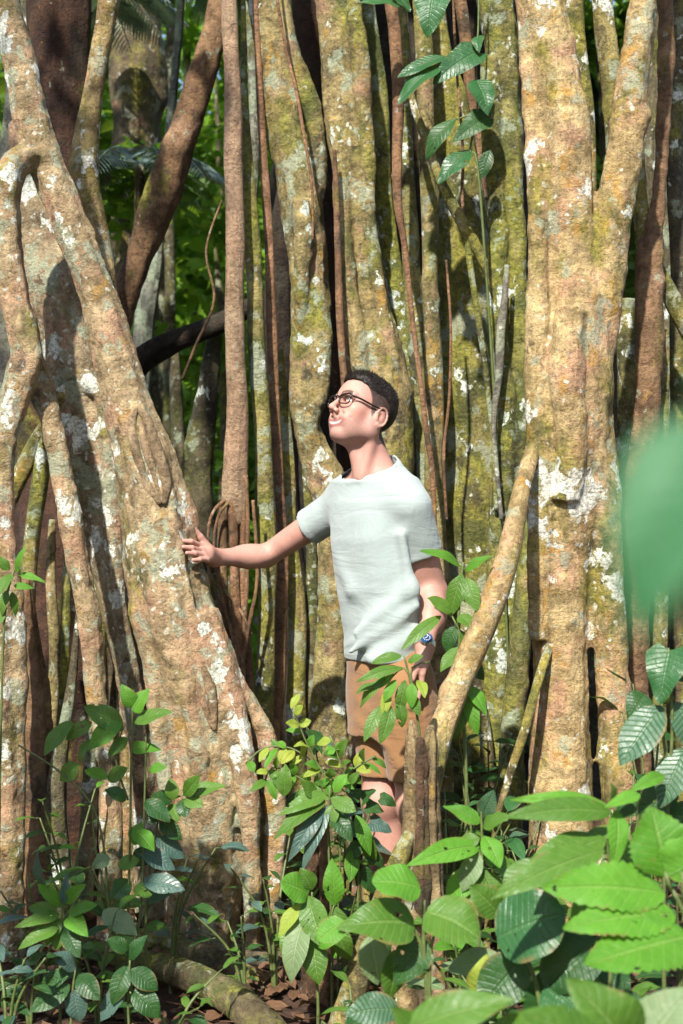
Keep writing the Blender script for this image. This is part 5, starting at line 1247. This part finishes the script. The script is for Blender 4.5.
# ---- glasses
def hv(x, y, z): return Vector(hd(x, y, z))
M['frame'] = plain('glasses_frame', (.010, .007, .006), .3, .45)
def lens_mat():
    t = NT('lens_glass'); g = t.n('ShaderNodeBsdfGlossy'); g.inputs['Roughness'].default_value = .03; tr = t.n('ShaderNodeBsdfTransparent')
    mx = t.n('ShaderNodeMixShader'); mx.inputs[0].default_value = .07; t.l(tr.outputs[0], mx.inputs[1]); t.l(g.outputs[0], mx.inputs[2]); t.l(mx.outputs[0], t.out.inputs[0]); return t.m
def glasses():
    parts = []; lenses = []
    for sg in (-1, 1):
        loop = []
        for i in range(29):
            a = 2*PI*i/28; u = abs(math.cos(a))**.55*math.copysign(1, math.cos(a)); w_ = abs(math.sin(a))**.55*math.copysign(1, math.sin(a))
            y = sg*(.0345+.0235*u); z = .0045+(.0165+.002*u)*w_
            loop.append((hv(.103-.36*max(0, abs(y)-.012)**1.2, y, z), .0021 if w_ < .3 else .0028))
        parts.append(tube_geo(loop, .003, 8, 0)); lenses.append([p for p, _ in loop[:-1]])
        parts.append(tube_geo([(hv(.0925, .0575*sg, .015), .0032), (hv(.066, .071*sg, .014), .0030), (hv(.02, .0785*sg, .011), .0028), (hv(-.012, .0815*sg, .0115), .0026), (hv(-.022, .079*sg, .008), .002)], .004, 8, 0))
    parts.append(tube_geo([(hv(.1025, -.0115, .012), .0026), (hv(.1065, 0, .0145), .0024), (hv(.1025, .0115, .012), .0026)], .003, 8, 0))
    v, f, u = join(parts); gl = mesh_obj('glasses', v, f, M['frame'], man, u)
    lm = lens_mat()
    for l in lenses:
        o = mesh_obj('lens', [tuple(p-man.location) for p in l], [tuple(range(len(l)))], lm); o.parent = gl
glasses()

# ---- wristwatch
def watch():
    W = Vector(WRL*1.02-ELL*.02); T = Vector(WRL-ELL).normalized(); N = Vector((-.02, -1., .12)); N = (N-T*N.dot(T)).normalized(); S = T.cross(N)
    R_ = .0305
    V, Fc = [], []
    n = 40
    for i in range(n):
        a = 2*PI*i/n; d = N*math.cos(a)+S*math.sin(a)
        for rr, tt in ((R_-.002, -.009), (R_+.0018, -.009), (R_+.0018, .009), (R_-.002, .009)):
            rr += .0006*(i % 2); V.append(W+d*rr+T*tt)
    for i in range(n):
        for j in range(4): Fc.append((i*4+j, i*4+(j+1) % 4, ((i+1) % n)*4+(j+1) % 4, ((i+1) % n)*4+j))
    steel = plain('steel', (.55, .56, .58), .28, .5, Metallic=1.)
    wt = mesh_obj('watch', V, Fc, steel, man, smooth=False)
    def disc(r0, h0, h1, mat, name, r1=None):
        bm = bmesh.new(); V2 = []; r1 = r1 or r0
        c = W+N*(R_+.001)
        lo = [bm.verts.new(c+(T*math.cos(2*PI*i/32)+S*math.sin(2*PI*i/32))*r0+N*h0-man.location) for i in range(32)]
        hi = [bm.verts.new(c+(T*math.cos(2*PI*i/32)+S*math.sin(2*PI*i/32))*r1+N*h1-man.location) for i in range(32)]
        for i in range(32): bm.faces.new((lo[i], lo[(i+1) % 32], hi[(i+1) % 32], hi[i]))
        bm.faces.new(hi); me = bpy.data.meshes.new(name); bm.to_mesh(me); bm.free(); me.materials.append(mat)
        o = bpy.data.objects.new(name, me); COL.objects.link(o); o.parent = wt; return o
    disc(.0205, -.004, .007, steel, 'case', .019)
    disc(.0185, .007, .0085, plain('bezel_blue', (.012, .05, .16), .2, .6), 'bezel', .0175)
    disc(.0128, .0087, .0092, plain('dial_blue', (.01, .04, .13), .25, .6), 'dial')
    bm = bmesh.new(); c = W+N*(R_+.0107)
    for i in range(12):
        a = 2*PI*i/12; d = T*math.cos(a)+S*math.sin(a); e = -T*math.sin(a)+S*math.cos(a)
        q = [c+d*.0085-e*.0009, c+d*.0085+e*.0009, c+d*.0115+e*.0009, c+d*.0115-e*.0009]
        bm.faces.new([bm.verts.new(p-man.location) for p in q])
    for a, L in ((.9, .0065), (3.4, .009)):
        d = T*math.cos(a)+S*math.sin(a); e = -T*math.sin(a)+S*math.cos(a)
        bm.faces.new([bm.verts.new(p-man.location) for p in (c-e*.0007, c+e*.0007, c+d*L+e*.0004, c+d*L-e*.0004)])
    me = bpy.data.meshes.new('dial_marks'); bm.to_mesh(me); bm.free(); me.materials.append(plain('dial_white', (.8, .8, .8), .4))
    o = bpy.data.objects.new('dial_marks', me); COL.objects.link(o); o.parent = wt
watch()

# ================================================================== LIGHT, SKY, CAMERA
SUN_AZ, SUN_EL = math.radians(-162), math.radians(46)   # azimuth from +Y towards +X
sd = Vector((math.sin(SUN_AZ)*math.cos(SUN_EL), math.cos(SUN_AZ)*math.cos(SUN_EL), math.sin(SUN_EL)))
w = bpy.data.worlds.new('World'); SC.world = w; w.use_nodes = True
nt = w.node_tree; bg = nt.nodes['Background']
sky = nt.nodes.new('ShaderNodeTexSky'); sky.sky_type = 'NISHITA'; sky.sun_disc = False
sky.sun_elevation = SUN_EL; sky.sun_rotation = SUN_AZ
nt.links.new(sky.outputs[0], bg.inputs[0]); bg.inputs[1].default_value = .12
sl = bpy.data.lights.new('sun', 'SUN'); sl.energy = 4.6; sl.angle = math.radians(1.2); sl.color = (1., .95, .86)
so = bpy.data.objects.new('sun', sl); COL.objects.link(so); so.rotation_euler = sd.to_track_quat('Z', 'Y').to_euler()

cam = bpy.data.cameras.new('camera'); co = bpy.data.objects.new('camera', cam); COL.objects.link(co)
co.location = (0, 0, CZ); co.rotation_euler = (PI/2, 0, 0)
cam.sensor_fit = 'VERTICAL'; cam.sensor_height = 36; cam.sensor_width = 24; cam.lens = 50; cam.clip_start = .05; cam.clip_end = 300
cam.dof.use_dof = True; cam.dof.focus_distance = 4.35; cam.dof.aperture_fstop = 3.8
SC.camera = co
SC.view_settings.view_transform = 'Standard'; SC.view_settings.look = 'None'; SC.view_settings.gamma = 1.
SC.view_settings.exposure = 1.02
SC.cycles.use_denoising = True
SC.cycles.max_bounces = 6; SC.cycles.transparent_max_bounces = 8
SC.cycles.sample_clamp_indirect = 6
